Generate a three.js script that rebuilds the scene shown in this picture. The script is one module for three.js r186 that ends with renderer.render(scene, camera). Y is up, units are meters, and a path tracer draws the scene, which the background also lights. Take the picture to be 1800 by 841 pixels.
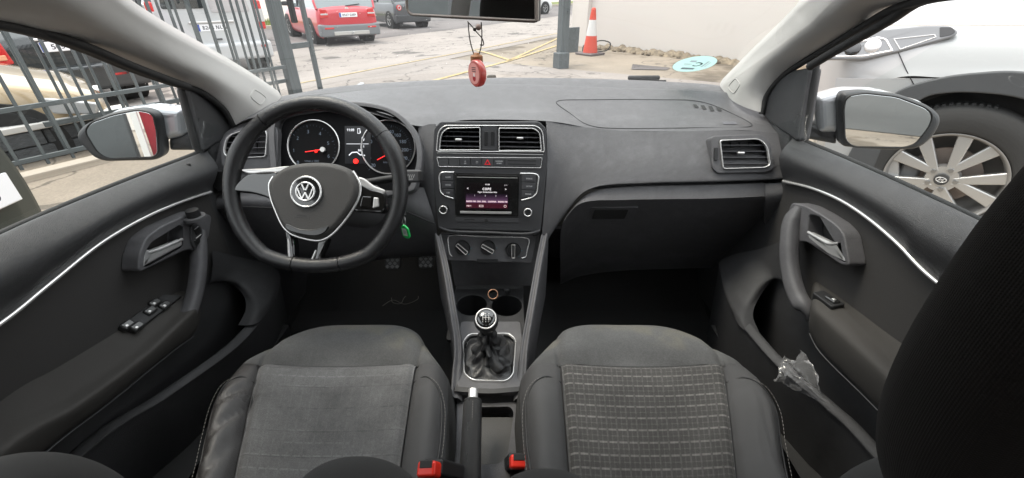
import * as THREE from 'three';
import { RoundedBoxGeometry } from 'three/addons/geometries/RoundedBoxGeometry.js';
import { mergeGeometries, mergeVertices, toCreasedNormals } from 'three/addons/utils/BufferGeometryUtils.js';

// ---------------------------------------------------------------- camera, sky, sun, exposure
const scene = new THREE.Scene();
const EYE = new THREE.Vector3(0.035, 1.27, 0), TILT = 30.5 * Math.PI / 180, FOC = 755;
const camera = new THREE.PerspectiveCamera(2 * Math.atan(420.5 / FOC) * 180 / Math.PI, 1024 / 478, 0.01, 400);
camera.position.copy(EYE); camera.rotation.x = -TILT; scene.add(camera);

function overcastSky() {                                   // even cloud cover, brighter overhead
  const w = 256, h = 128, d = new Float32Array(w * h * 4);
  for (let j = 0; j < h; j++) for (let i = 0; i < w; i++) {
    const el = ((j + 0.5) / h - 0.5) * Math.PI, s = Math.sin(el), k = (j * w + i) * 4;
    const cl = 1 + 0.06 * Math.sin(i / w * 12.566 + 3 * s) * Math.cos(el) + 0.05 * Math.sin(i / w * 31.416 + 7 * s + 1) * Math.cos(el);
    const L = s > 0 ? (1 + 1.6 * s) / 2.6 * 1.25 * cl : 0.42;
    d[k] = L * 0.985; d[k + 1] = L; d[k + 2] = L * 1.03; d[k + 3] = 1;
  }
  const t = new THREE.DataTexture(d, w, h, THREE.RGBAFormat, THREE.FloatType);
  t.mapping = THREE.EquirectangularReflectionMapping; t.magFilter = THREE.LinearFilter; t.minFilter = THREE.LinearFilter; t.needsUpdate = true;
  return t;
}
const sky = overcastSky();
scene.background = sky; scene.environment = sky;
const sun = new THREE.DirectionalLight(0xfff3e2, 1.0);
sun.position.set(-6, 14, -7); sun.target.position.set(0, 0, -4); sun.castShadow = true; sun.shadow.radius = 40;
sun.shadow.mapSize.set(2048, 2048);
Object.assign(sun.shadow.camera, { left: -22, right: 22, top: 22, bottom: -22, near: 0.5, far: 60 });
scene.add(sun, sun.target);
const renderer = new THREE.WebGLRenderer({ antialias: true });
renderer.setSize(1024, 478); renderer.toneMapping = THREE.LinearToneMapping; renderer.toneMappingExposure = 3.1;
renderer.shadowMap.enabled = true;

// ---------------------------------------------------------------- helpers
const V = (x, y, z) => new THREE.Vector3(x, y, z);
let seed = 7;
const rnd = () => { seed = (seed * 1664525 + 1013904223) >>> 0; return seed / 4294967296; };
const CT = Math.cos(TILT), ST = Math.sin(TILT);
function at(u, v, k, val) {                                // where the sight line through a measured point meets x / y / z = val, or lies val deep
  const b = (u - 900) / FOC, a = (420.5 - v) / FOC, d = V(b, a * CT - ST, -a * ST - CT);
  const t = k === 't' ? val : (val - EYE[k]) / d[k];
  return d.multiplyScalar(t).add(EYE);
}
class Plane {                                              // a work plane: origin, in-plane axes and normal
  constructor(o, ex, ey) { this.o = o; this.ex = ex.clone().normalize(); this.n = this.ex.clone().cross(ey).normalize(); this.ey = this.n.clone().cross(this.ex).normalize(); }
  hit(u, v) { const d = at(u, v, 't', 1).sub(EYE), t = this.o.clone().sub(EYE).dot(this.n) / d.dot(this.n); return d.multiplyScalar(t).add(EYE); }
  xy(u, v) { const p = this.hit(u, v).sub(this.o); return new THREE.Vector2(p.dot(this.ex), p.dot(this.ey)); }
  pt(x, y, h = 0) { return this.o.clone().addScaledVector(this.ex, x).addScaledVector(this.ey, y).addScaledVector(this.n, h); }
  m(x = 0, y = 0, h = 0) { return new THREE.Matrix4().makeBasis(this.ex, this.ey, this.n).setPosition(this.pt(x, y, h)); }
}
const taken = {};
const numbered = n => { const k = taken[n] = (taken[n] ?? -1) + 1; return k ? `${n}_${String(k).padStart(3, '0')}` : n; };
function thing(name, label, category, base = V(0, 0, 0), group) {
  const o = new THREE.Group(); o.name = numbered(name); o.position.copy(base); scene.add(o);
  o.userData = { label, category }; if (group) o.userData.group = group;
  return o;
}
function struct(name, geo, mat) { const o = new THREE.Mesh(geo, mat); o.name = numbered(name); o.userData.kind = 'structure'; o.castShadow = o.receiveShadow = true; scene.add(o); return o; }
// geometry is given in world axes; a part of a thing is shifted back by the thing's base, a part of a part is not
function part(name, geo, mat, parent, label) {
  const o = new THREE.Mesh(Array.isArray(geo) ? merge(geo) : geo, mat); o.name = name; o.castShadow = o.receiveShadow = true;
  if (parent.isGroup && parent.parent === scene) o.position.copy(parent.position).negate();
  if (label) o.userData.label = label;
  parent.add(o); return o;
}
function sub(name, parent) {                               // an empty part that only holds pieces
  const g = new THREE.Group(); g.name = name; g.position.copy(parent.position).negate(); parent.add(g); return g;
}
function merge(list) {
  return mergeGeometries(list.map(g => { g = g.index ? g.toNonIndexed() : g; for (const k of Object.keys(g.attributes)) if (!['position', 'normal', 'uv'].includes(k)) g.deleteAttribute(k);
    if (!g.attributes.uv) g.setAttribute('uv', new THREE.BufferAttribute(new Float32Array(g.attributes.position.count * 2), 2)); return g; }));
}
function grid(f, nu, nv) {                                 // f(s, t) -> point; uv in metres along the sheet
  const P = [], uv = [], idx = [], pts = [];
  for (let j = 0; j <= nv; j++) for (let i = 0; i <= nu; i++) pts.push(f(i / nu, j / nv));
  const at2 = (i, j) => pts[j * (nu + 1) + i];
  const cu = [0], cv = [0], mj = nv >> 1, mi = nu >> 1;
  for (let i = 1; i <= nu; i++) cu.push(cu[i - 1] + at2(i, mj).distanceTo(at2(i - 1, mj)));
  for (let j = 1; j <= nv; j++) cv.push(cv[j - 1] + at2(mi, j).distanceTo(at2(mi, j - 1)));
  for (let j = 0; j <= nv; j++) for (let i = 0; i <= nu; i++) { const p = at2(i, j); P.push(p.x, p.y, p.z); uv.push(cu[i], cv[j]); }
  for (let j = 0; j < nv; j++) for (let i = 0; i < nu; i++) { const a = j * (nu + 1) + i, b = a + 1, c = a + nu + 1, d = c + 1; idx.push(a, c, b, b, c, d); }
  const g = new THREE.BufferGeometry();
  g.setAttribute('position', new THREE.Float32BufferAttribute(P, 3)); g.setAttribute('uv', new THREE.Float32BufferAttribute(uv, 2));
  g.setIndex(idx); g.computeVertexNormals(); return g;
}
function cat(p0, p1, p2, p3, t) {
  const f = (a, b, c, d) => 0.5 * (2 * b + (c - a) * t + (2 * a - 5 * b + 4 * c - d) * t * t + (3 * b - a - 3 * c + d) * t * t * t);
  return V(f(p0.x, p1.x, p2.x, p3.x), f(p0.y, p1.y, p2.y, p3.y), f(p0.z, p1.z, p2.z, p3.z));
}
function along(l, s) {                                     // catmull-rom through a list of points, s in 0..1
  const n = l.length - 1, x = Math.min(Math.max(s, 0), 1) * n, i = Math.min(Math.floor(x), n - 1), t = x - i;
  return cat(l[Math.max(i - 1, 0)], l[i], l[i + 1], l[Math.min(i + 2, n)], t);
}
function straight(l, s) { const n = l.length - 1, x = Math.min(Math.max(s, 0), 1) * n, i = Math.min(Math.floor(x), n - 1); return l[i].clone().lerp(l[i + 1], x - i); }
function loft(lines, nu = 48, nv = 6, smooth = true) {     // a sheet through several lines that share their numbering
  return grid((s, t) => { const col = lines.map(l => along(l, s)); return smooth ? along(col, t) : straight(col, t); }, nu, nv * (lines.length - 1));
}
function skin(geo, depth) {                                // gives an open sheet a back side `depth` behind it and closes its rim
  const g = geo, p = g.attributes.position, n = g.attributes.normal, q = [], m = p.count;
  for (let i = 0; i < m; i++) q.push(p.getX(i) - n.getX(i) * depth, p.getY(i) - n.getY(i) * depth, p.getZ(i) - n.getZ(i) * depth);
  const back = new THREE.BufferGeometry(); back.setAttribute('position', new THREE.Float32BufferAttribute(q, 3)); back.setAttribute('uv', g.attributes.uv.clone());
  back.setIndex(Array.from(g.index.array).reverse()); back.computeVertexNormals();
  const e = new Map(), ix = g.index.array;
  for (let i = 0; i < ix.length; i += 3) for (let k = 0; k < 3; k++) { const a = ix[i + k], b = ix[i + (k + 1) % 3]; if (e.has(b + '_' + a)) e.delete(b + '_' + a); else e.set(a + '_' + b, [a, b]); }
  const rp = []; const pf = i => [p.getX(i), p.getY(i), p.getZ(i)], pb = i => q.slice(i * 3, i * 3 + 3);
  for (const [a, b] of e.values()) rp.push(...pf(a), ...pb(a), ...pf(b), ...pf(b), ...pb(a), ...pb(b));
  const rim = new THREE.BufferGeometry(); rim.setAttribute('position', new THREE.Float32BufferAttribute(rp, 3)); rim.computeVertexNormals();
  return merge([g, back, rim]);
}
function tube(pts, r, seg = 40, rad = 8, closed = false, taper) {
  const c = pts.length === 2 ? new THREE.LineCurve3(pts[0], pts[1]) : new THREE.CatmullRomCurve3(pts, closed, 'centripetal');
  const g = new THREE.TubeGeometry(c, seg, r, rad, closed);
  if (taper) { const p = g.attributes.position; for (let i = 0; i <= seg; i++) { const m = c.getPointAt(Math.min(i / seg, 1)), k = taper(i / seg); for (let j = 0; j <= rad; j++) { const n = i * (rad + 1) + j; p.setXYZ(n, m.x + (p.getX(n) - m.x) * k, m.y + (p.getY(n) - m.y) * k, m.z + (p.getZ(n) - m.z) * k); } } g.computeVertexNormals(); }
  return g;
}
function outline(pts, r = 0) {                             // closed shape; corners rounded by r metres
  const s = new THREE.Shape(), n = pts.length;
  for (let i = 0; i < n; i++) {
    const a = pts[(i + n - 1) % n], b = pts[i], c = pts[(i + 1) % n], d1 = a.clone().sub(b), d2 = c.clone().sub(b);
    const k = Math.min(Array.isArray(r) ? r[i] : r, d1.length() * 0.48, d2.length() * 0.48);
    const p = b.clone().addScaledVector(d1.normalize(), k), q = b.clone().addScaledVector(d2.normalize(), k);
    if (i === 0) s.moveTo(p.x, p.y); else s.lineTo(p.x, p.y);
    s.quadraticCurveTo(b.x, b.y, q.x, q.y);
  }
  s.closePath(); return s;
}
function curved(pts) { const s = new THREE.Shape(); s.setFromPoints(new THREE.CatmullRomCurve3(pts.map(p => V(p.x, p.y, 0)), true, 'centripetal').getPoints(pts.length * 8).slice(0, -1).map(p => new THREE.Vector2(p.x, p.y))); return s; }
function slab(shape, h, bevel = 0.001, seg = 2, curve = 10) {   // extruded along +z, its front at z = h
  if (shape.off) return band(shape, h);
  const g = new THREE.ExtrudeGeometry(shape, { depth: Math.max(h - 2 * bevel, 1e-4), bevelEnabled: bevel > 0, bevelThickness: bevel, bevelSize: bevel, bevelOffset: -bevel, bevelSegments: seg, curveSegments: curve });
  return g.translate(0, 0, bevel);
}
function ringShape(pts, w, round) { const s = pts instanceof THREE.Shape ? pts : outline(pts, round); const inner = s.getPoints(10).filter((p, i, l) => p.distanceTo(l[(i + 1) % l.length]) > 1e-5), c = new THREE.Vector2(); for (const p of inner) c.add(p); c.divideScalar(inner.length);
  const m = inner.length, off = inner.map((p, i) => { const a = inner[(i + m - 1) % m], b = inner[(i + 1) % m], d = b.clone().sub(a).normalize(), n = new THREE.Vector2(-d.y, d.x); if (n.dot(c.clone().sub(p)) < 0) n.negate(); return p.clone().addScaledVector(n, w); });
  return { inner, off }; }
function band({ inner, off }, h) {                         // a rounded strip that follows a closed outline
  const m = inner.length, g = grid((s, t) => { const i = Math.round(s * m) % m, a = t * Math.PI, k = (1 - Math.cos(a)) / 2, p = inner[i], q = off[i]; return V(p.x + (q.x - p.x) * k, p.y + (q.y - p.y) * k, h * Math.sin(a)); }, m, 8);
  return g;
}
const box = (w, h, d, r = 0.002, seg = 2) => new RoundedBoxGeometry(w, h, d, seg, Math.min(r, w / 2.01, h / 2.01, d / 2.01));
const put = (g, m) => g.applyMatrix4(m);
const rotY = a => new THREE.Matrix4().makeRotationY(a);
function bar(a, b, w, h, r = 0.002) { const d = b.clone().sub(a), g = box(w, h, d.length(), r, 1), q = new THREE.Quaternion(), z = d.clone().normalize(), x = V(0, 1, 0).cross(z); if (x.lengthSq() < 1e-6) x.set(1, 0, 0); x.normalize(); q.setFromRotationMatrix(new THREE.Matrix4().makeBasis(x, z.clone().cross(x), z)); return g.applyQuaternion(q).translate((a.x + b.x) / 2, (a.y + b.y) / 2, (a.z + b.z) / 2); }
const caster = new THREE.Raycaster();
function onto(mesh, u, v, lift = 0) { scene.updateMatrixWorld(); caster.set(EYE, at(u, v, 't', 1).sub(EYE).normalize()); const h = caster.intersectObject(mesh, false)[0]; return h ? h.point.addScaledVector(h.face.normal.clone().multiplyScalar(h.face.normal.dot(caster.ray.direction) > 0 ? -1 : 1), lift) : at(u, v, 'z', -1.15); }
const smooth01 = x => { x = Math.min(Math.max(x, 0), 1); return x * x * (3 - 2 * x); };

// ---------------------------------------------------------------- computed textures
function hash(x, y) { let n = (x * 374761393 + y * 668265263) | 0; n = Math.imul(n ^ (n >>> 13), 1274126177); return ((n ^ (n >>> 16)) >>> 0) / 4294967296; }
function vnoise(x, y, per) { const xi = Math.floor(x), yi = Math.floor(y), fx = smooth01(x - xi), fy = smooth01(y - yi), m = a => ((a % per) + per) % per, h = (i, j) => hash(m(xi + i), m(yi + j)); return (h(0, 0) * (1 - fx) + h(1, 0) * fx) * (1 - fy) + (h(0, 1) * (1 - fx) + h(1, 1) * fx) * fy; }
function fbm(u, v, f, oct) { let a = 0, w = 0, k = 1; for (let o = 0; o < oct; o++) { a += k * vnoise(u * f, v * f, f); w += k; f *= 2; k *= 0.55; } return a / w; }
function tex(n, fn, size, srgb = true) {                   // fn(u, v) -> [r, g, b] 0..255; one tile covers `size` metres
  const d = new Uint8Array(n * n * 4);
  for (let j = 0; j < n; j++) for (let i = 0; i < n; i++) { const c = fn(i / n, j / n), k = (j * n + i) * 4; d[k] = c[0]; d[k + 1] = c[1] ?? c[0]; d[k + 2] = c[2] ?? c[0]; d[k + 3] = 255; }
  const t = new THREE.DataTexture(d, n, n); t.wrapS = t.wrapT = THREE.RepeatWrapping; t.magFilter = THREE.LinearFilter; t.minFilter = THREE.LinearMipmapLinearFilter; t.generateMipmaps = true;
  if (srgb) t.colorSpace = THREE.SRGBColorSpace; t.repeat.set(1 / size, 1 / size); t.needsUpdate = true; return t;
}
function print(w, h, draw) { const c = document.createElement('canvas'); c.width = w; c.height = h; draw(c.getContext('2d'), w, h); const t = new THREE.CanvasTexture(c); t.colorSpace = THREE.SRGBColorSpace; t.magFilter = THREE.LinearFilter; return t; }
function worley(u, v, n) { let m = 9, m2 = 9; const x = u * n, y = v * n, xi = Math.floor(x), yi = Math.floor(y); for (let j = -1; j <= 1; j++) for (let i = -1; i <= 1; i++) { const a = ((xi + i) % n + n) % n, b = ((yi + j) % n + n) % n, dx = xi + i + hash(a, b) - x, dy = yi + j + hash(a + 91, b + 37) - y, d = dx * dx + dy * dy; if (d < m) { m2 = m; m = d; } else if (d < m2) m2 = d; } return Math.sqrt(m2) - Math.sqrt(m); }
const grain = tex(256, (u, v) => { const w = Math.min(1, worley(u, v, 26) * 2.2); return [255 * (0.25 + 0.6 * w + 0.15 * vnoise(u * 64, v * 64, 64))]; }, 0.045, false);
const weave = tex(128, (u, v) => [255 * (0.5 + 0.25 * Math.sin(u * 201) + 0.25 * Math.sin(v * 201 + (Math.floor(u * 32) % 2) * 3.14)) * (0.7 + 0.3 * hash(u * 128 | 0, v * 128 | 0))], 0.03, false);
const mott = (base, amp, f, size, n = 256, oct = 5) => tex(n, (u, v) => { const k = 1 + amp * (fbm(u, v, f, oct) - 0.5) * 2; return base.map(c => Math.max(0, Math.min(255, c * k))); }, size);
const wear = tex(256, (u, v) => { const k = 0.7 + 0.6 * (fbm(u, v, 4, 5) - 0.3); return [Math.max(140, Math.min(255, 255 * k))]; }, 0.35, false);

const speck = tex(512, (u, v) => { const h = hash(u * 512 | 0, v * 512 | 0), d = h > 0.992 ? 70 * hash(u * 511 | 0, v * 513 | 0) : 0, f = smooth01((fbm(u, v, 5, 5) - 0.55) * 5); const k = 205 + 26 * (fbm(u, v, 24, 4) - 0.5) + 22 * (h - 0.5) + 16 * f + d; return [Math.min(255, k)]; }, 0.3);
// ---------------------------------------------------------------- materials (linear base colours)
const rgb = (r, g, b) => new THREE.Color().setRGB(r, g ?? r, b ?? r);
const std = (c, rough, o = {}) => new THREE.MeshStandardMaterial({ color: c, roughness: rough, side: THREE.DoubleSide, ...o });
const phy = (c, rough, o = {}) => new THREE.MeshPhysicalMaterial({ color: c, roughness: rough, side: THREE.DoubleSide, ...o });
const M = {
  dash: std(rgb(0.15, 0.148, 0.156), 0.5, { map: speck, bumpMap: grain, bumpScale: 0.0009, roughnessMap: wear }),
  dashDark: std(rgb(0.15, 0.148, 0.156), 0.5, { map: speck, bumpMap: grain, bumpScale: 0.0004 }),
  stack: std(rgb(0.05, 0.05, 0.053), 0.42, { bumpMap: grain, bumpScale: 0.00025 }),
  button: std(rgb(0.06, 0.06, 0.063), 0.45),
  black: std(rgb(0.012, 0.012, 0.013), 0.55),
  cavity: std(rgb(0.02), 0.75),
  gloss: phy(rgb(0.008), 0.12, { clearcoat: 1, clearcoatRoughness: 0.04 }),
  glossSoft: phy(rgb(0.02), 0.3, { clearcoat: 0.6, clearcoatRoughness: 0.2 }),
  chrome: std(rgb(0.86, 0.85, 0.84), 0.24, { metalness: 0.72 }),
  satin: std(rgb(0.68, 0.67, 0.66), 0.36, { metalness: 0.75 }),
  silverPaint: std(rgb(0.5, 0.5, 0.5), 0.38, { metalness: 0.5 }),
  pillar: std(rgb(0.39, 0.38, 0.365), 0.75, { bumpMap: weave, bumpScale: 0.0003 }),
  headliner: std(rgb(0.42, 0.41, 0.39), 0.95, { bumpMap: weave, bumpScale: 0.0006 }),
  doorPad: std(rgb(0.056, 0.056, 0.059), 0.44, { map: speck, bumpMap: grain, bumpScale: 0.0005, roughnessMap: wear }),
  doorInset: std(rgb(0.036, 0.034, 0.033), 0.78, { bumpMap: weave, bumpScale: 0.0004 }),
  armrest: std(rgb(0.04, 0.037, 0.034), 0.72, { bumpMap: weave, bumpScale: 0.0004 }),
  doorLow: std(rgb(0.05, 0.05, 0.053), 0.55, { map: speck, bumpMap: grain, bumpScale: 0.0005 }),
  rubber: std(rgb(0.012), 0.7),
  carpet: std(rgb(0.03, 0.03, 0.03), 1, { bumpMap: weave, bumpScale: 0.002 }),
  leather: std(rgb(0.02, 0.02, 0.021), 0.42, { bumpMap: grain, bumpScale: 0.0004, roughnessMap: wear }),
  rim: std(rgb(0.016, 0.016, 0.017), 0.2, { bumpMap: grain, bumpScale: 0.0003 }),
  red: std(rgb(0.75, 0.03, 0.015), 0.4),
  glass: phy(rgb(0.94, 0.97, 0.96), 0, { transmission: 1, thickness: 0, ior: 1.45 }),
  mirror: std(rgb(0.82, 0.84, 0.85), 0.01, { metalness: 1 }),
  stitch: std(rgb(0.2, 0.19, 0.18), 0.8),
};

// ---------------------------------------------------------------- the car's own shell: pillars, roof, floor, glass
const vec2 = (x, y) => new THREE.Vector2(x, y);
const pxl = (list, k) => list.map(([u, v, val]) => at(u, v, k, val));
const cabin = thing('car_cabin', 'pale grey roof lining and windscreen pillars of the car cabin with its dark floor', 'car cabin', V(0, 0.28, -0.2));
{
  // windscreen pillars: inner edge at the glass, crown towards the cabin, outer edge at the door seal
  const build = (inner, outer, side, patch) => {
    const crown = inner.map((p, i) => p.clone().lerp(outer[i], 0.55).add(V(-side * 0.028, -0.004, 0.03)));
    const shoulder = inner.map((p, i) => p.clone().lerp(outer[i], 0.13).add(V(-side * 0.012, -0.003, 0.014)));
    const turn = outer.map(p => p.clone().add(V(side * 0.03, 0.0, -0.012)));
    const back = inner.map(p => p.clone().add(V(side * 0.02, 0.012, -0.03)));
    const p = part('windscreen_pillar', loft([back, inner, shoulder, crown, outer, turn], 60, 8), M.pillar, cabin);
    part('rubber_seal', tube(outer.map(q => q.clone().add(V(side * 0.008, -0.006, 0.0))), 0.0075, 60, 8), M.rubber, p);
    const lines = [back, inner, shoulder, crown, outer, turn], on = (a, t) => along(lines.map(l => along(l, a)), t).add(V(-side * 0.0006, 0.0003, 0.0006)), r = [];
    for (let i = 0; i < 40; i++) { const q = i / 40 * Math.PI * 2, cx = Math.cos(q), sy = Math.sin(q), pw = v => Math.sign(v) * Math.pow(Math.abs(v), 0.5); r.push(on(patch[0] + patch[1] * pw(cx), patch[2] + 0.055 * pw(sy))); }
    part('airbag_badge', tube(r, 0.0011, 90, 5, true), M.pillar, p);
  };
  const li = [...pxl([[494, 171, -1.37], [446, 139, -1.26], [385, 103, -1.13], [321, 68, -1.0], [271, 39, -0.92], [214, 0, -0.84]], 'z'), V(-0.56, 1.36, -0.62), V(-0.5, 1.44, -0.3), V(-0.48, 1.45, 0.1)];
  const lo = [...pxl([[414, 219, -1.12], [398, 189, -1.1], [357, 157, -1.05], [300, 139, -0.98], [225, 112, -0.9], [143, 77, -0.8]], 'z'), at(0, 34, 'x', -0.66), V(-0.63, 1.29, -0.3), V(-0.62, 1.31, 0.1)];
  build(li, lo, -1, [0.085, 0.028, 0.5]);
  const ri = [...pxl([[1266, 148, 0.68], [1290, 124, 0.682], [1316, 98, 0.682], [1366, 50, 0.67], [1392, 24, 0.66], [1417, 0, 0.65]], 'x'), V(0.57, 1.36, -0.66), V(0.5, 1.44, -0.3), V(0.48, 1.45, 0.1)];
  const ro = [...pxl([[1335, 197, 0.69], [1344, 164, 0.695], [1372, 130, 0.7], [1410, 103, 0.7], [1450, 79, 0.7], [1505, 45, 0.69]], 'x'), at(1590, 0, 'x', 0.67), V(0.63, 1.30, -0.3), V(0.62, 1.31, 0.1)];
  build(ri, ro, 1, [0.085, 0.035, 0.5]);
  // roof with thickness, from the windscreen header to the tailgate
  const rf = grid((s, t) => { const x = (s - 0.5) * 1.02, z = -0.62 + t * 1.95; return V(x, 1.47 - 0.12 * Math.pow(Math.abs(s - 0.5) * 2, 3) - 0.05 * smooth01((0.12 - t) / 0.12) - 0.05 * smooth01((t - 0.75) / 0.25), z); }, 24, 24);
  part('roof_lining', skin(rf, -0.03), M.headliner, cabin);
  // floor, tunnel, firewall
  const fl = grid((s, t) => { const x = (s - 0.5) * 1.44, z = -1.52 + t * 2.9; return V(x, 0.27 + 0.34 * smooth01((-1.15 - z) / 0.35) + 0.10 * smooth01((0.2 - Math.abs(x)) / 0.12) + 0.12 * smooth01((z - 0.35) / 0.1), z); }, 40, 60);
  part('floor_carpet', skin(fl, 0.04), M.carpet, cabin);
  part('firewall', put(box(1.5, 0.6, 0.03, 0.005), new THREE.Matrix4().setPosition(0, 0.63, -1.56)), M.cavity, cabin);
  for (const s of [-1, 1]) part('footwell_side', put(box(0.03, 0.68, 0.66, 0.005), new THREE.Matrix4().setPosition(s * 0.735, 0.58, -1.26)), M.carpet, cabin);
  // middle and rear pillars, rear bench, tailgate, so that light comes in only through real windows
  for (const s of [-1, 1]) {
    part('middle_pillar', loft([[V(s * 0.71, 0.35, 0.22), V(s * 0.72, 0.95, 0.22), V(s * 0.62, 1.36, 0.2)], [V(s * 0.69, 0.35, 0.30), V(s * 0.68, 0.95, 0.29), V(s * 0.585, 1.35, 0.27)], [V(s * 0.71, 0.35, 0.40), V(s * 0.72, 0.95, 0.37), V(s * 0.62, 1.36, 0.32)]], 16, 6), M.pillar, cabin);
    part('rear_side_panel', skin(grid((a, b) => V(s * (0.71 + 0.02 * Math.sin(b * 3)), 0.3 + b * 0.66, 0.38 + a * 1.1), 12, 10), 0.03), M.doorPad, cabin);
    part('rear_pillar', loft([[V(s * 0.71, 0.95, 1.0), V(s * 0.62, 1.36, 0.92)], [V(s * 0.68, 0.95, 1.2), V(s * 0.58, 1.36, 1.1)], [V(s * 0.6, 0.97, 1.5), V(s * 0.5, 1.38, 1.3)]], 8, 6), M.pillar, cabin);
    part('rear_side_glass', grid((a, b) => V(s * (0.725 - 0.1 * b), 0.955 + b * 0.4, 0.36 + a * (0.66 - 0.06 * b)), 4, 4), M.glass, cabin);
  }
  part('rear_bench', [put(box(1.3, 0.16, 0.5, 0.06, 4), new THREE.Matrix4().setPosition(0, 0.5, 0.72)), put(box(1.3, 0.62, 0.16, 0.06, 4), new THREE.Matrix4().makeRotationX(0.3).setPosition(0, 0.78, 1.02))], std(rgb(0.03), 0.9), cabin);
  for (const x of [-0.36, 0.36]) part('rear_headrest', put(box(0.26, 0.15, 0.1, 0.05, 4), new THREE.Matrix4().setPosition(x, 1.14, 1.12)), std(rgb(0.03), 0.9), cabin);
  part('tailgate', put(box(1.4, 0.66, 0.06, 0.02), new THREE.Matrix4().setPosition(0, 0.66, 1.58)), M.dashDark, cabin);
  part('parcel_shelf', put(box(1.3, 0.02, 0.5, 0.005), new THREE.Matrix4().setPosition(0, 0.96, 1.34)), M.dashDark, cabin);
  part('rear_glass', grid((a, b) => V((a - 0.5) * (1.2 - 0.2 * b), 0.98 + b * 0.4, 1.56 - b * 0.28), 6, 4), M.glass, cabin);
  // windscreen
  const ws = (s, t) => { const e = Math.abs(s - 0.5) * 2, b = V((s - 0.5) * 1.5, 0.95, -1.62 + 0.18 * e * e), k = V((s - 0.5) * 1.12, 1.455 - 0.03 * e * e, -0.62 + 0.03 * e * e); return b.lerp(k, t); };
  cabin.userData.screenAt = undefined; delete cabin.userData.screenAt;
  part('windscreen', grid(ws, 20, 12), M.glass, cabin);
  const dust = []; for (let i = 0; i < 150; i++) { const p = ws(0.14 + 0.42 * rnd(), 0.2 + 0.5 * rnd()).add(V(0, 0.002, 0)), r = 0.0005 + 0.0008 * rnd() * rnd(); dust.push(new THREE.CircleGeometry(r, 6).rotateX(-1.05).translate(p.x, p.y, p.z)); }
  part('dust_specks', dust, std(rgb(0.6, 0.59, 0.57), 0.9), cabin).userData.kind = 'stuff';
  // painted metal ahead of and around the cabin: bonnet and wings
  const paint = phy(rgb(0.36, 0.38, 0.4), 0.3, { metalness: 0.3, clearcoat: 1, clearcoatRoughness: 0.05 });
  M.ownPaint = paint;
  part('bonnet', skin(grid((s, t) => V((s - 0.5) * (1.5 - 0.25 * t * t), 0.89 - 0.1 * t - 0.06 * t * t - 0.05 * Math.pow(Math.abs(s - 0.5) * 2, 3), -1.66 - 0.85 * t), 20, 14), 0.02), paint, cabin);
  for (const s of [-1, 1]) part('front_wing', skin(grid((a, b) => V(s * (0.78 + 0.05 * Math.sin(b * 2.6)), 0.25 + b * 0.56, -1.25 - a * 1.25), 12, 8), 0.02), paint, cabin);
}

// ---------------------------------------------------------------- dashboard
const dash = thing('dashboard', 'dark grey moulded dashboard with chrome ringed air vents running below the windscreen', 'dashboard', V(0, 0.6, -1.2));
// helpers for flat fittings on a work plane
const poly = (pl, list) => list.map(([u, v]) => pl.xy(u, v));
const fit = (pl, list, r, h0, h1, bevel = 0.0008, holes = []) => { const o = outline(poly(pl, list), r); for (const [l, q] of holes) o.holes.push(new THREE.Path(outline(poly(pl, l), q).getPoints(6))); return put(slab(o, h1 - h0, bevel), pl.m(0, 0, h0)); };
const rect = (pl, u0, v0, u1, v1, r, h0, h1, bevel) => { const a = pl.xy(u0, v0), b = pl.xy(u1, v1), c = pl.xy((u0 + u1) / 2, (v0 + v1) / 2), w = Math.abs(b.x - a.x), h = Math.abs(a.y - b.y); return put(slab(outline([vec2(-w / 2, -h / 2), vec2(w / 2, -h / 2), vec2(w / 2, h / 2), vec2(-w / 2, h / 2)], r), h1 - h0, bevel ?? 0.0008), pl.m(c.x, c.y, h0)); };
const ringOf = (pl, list, r, w, h0, h1) => put(slab(ringShape(poly(pl, list), w, r), h1 - h0, Math.min(w, h1 - h0) * 0.35, 3), pl.m(0, 0, h0));
function plate(pl, u0, v0, u1, v1, h, map, mat) { const a = pl.xy(u0, v0), b = pl.xy(u1, v1), g = new THREE.PlaneGeometry(Math.abs(b.x - a.x), Math.abs(b.y - a.y)); return put(g, pl.m((a.x + b.x) / 2, (a.y + b.y) / 2, h)); }
function spanAt(pts, y) { const xs = []; for (let i = 0; i < pts.length; i++) { const a = pts[i], b = pts[(i + 1) % pts.length]; if ((a.y > y) !== (b.y > y)) xs.push(a.x + (b.x - a.x) * (y - a.y) / (b.y - a.y)); } return [Math.min(...xs), Math.max(...xs)]; }
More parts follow.
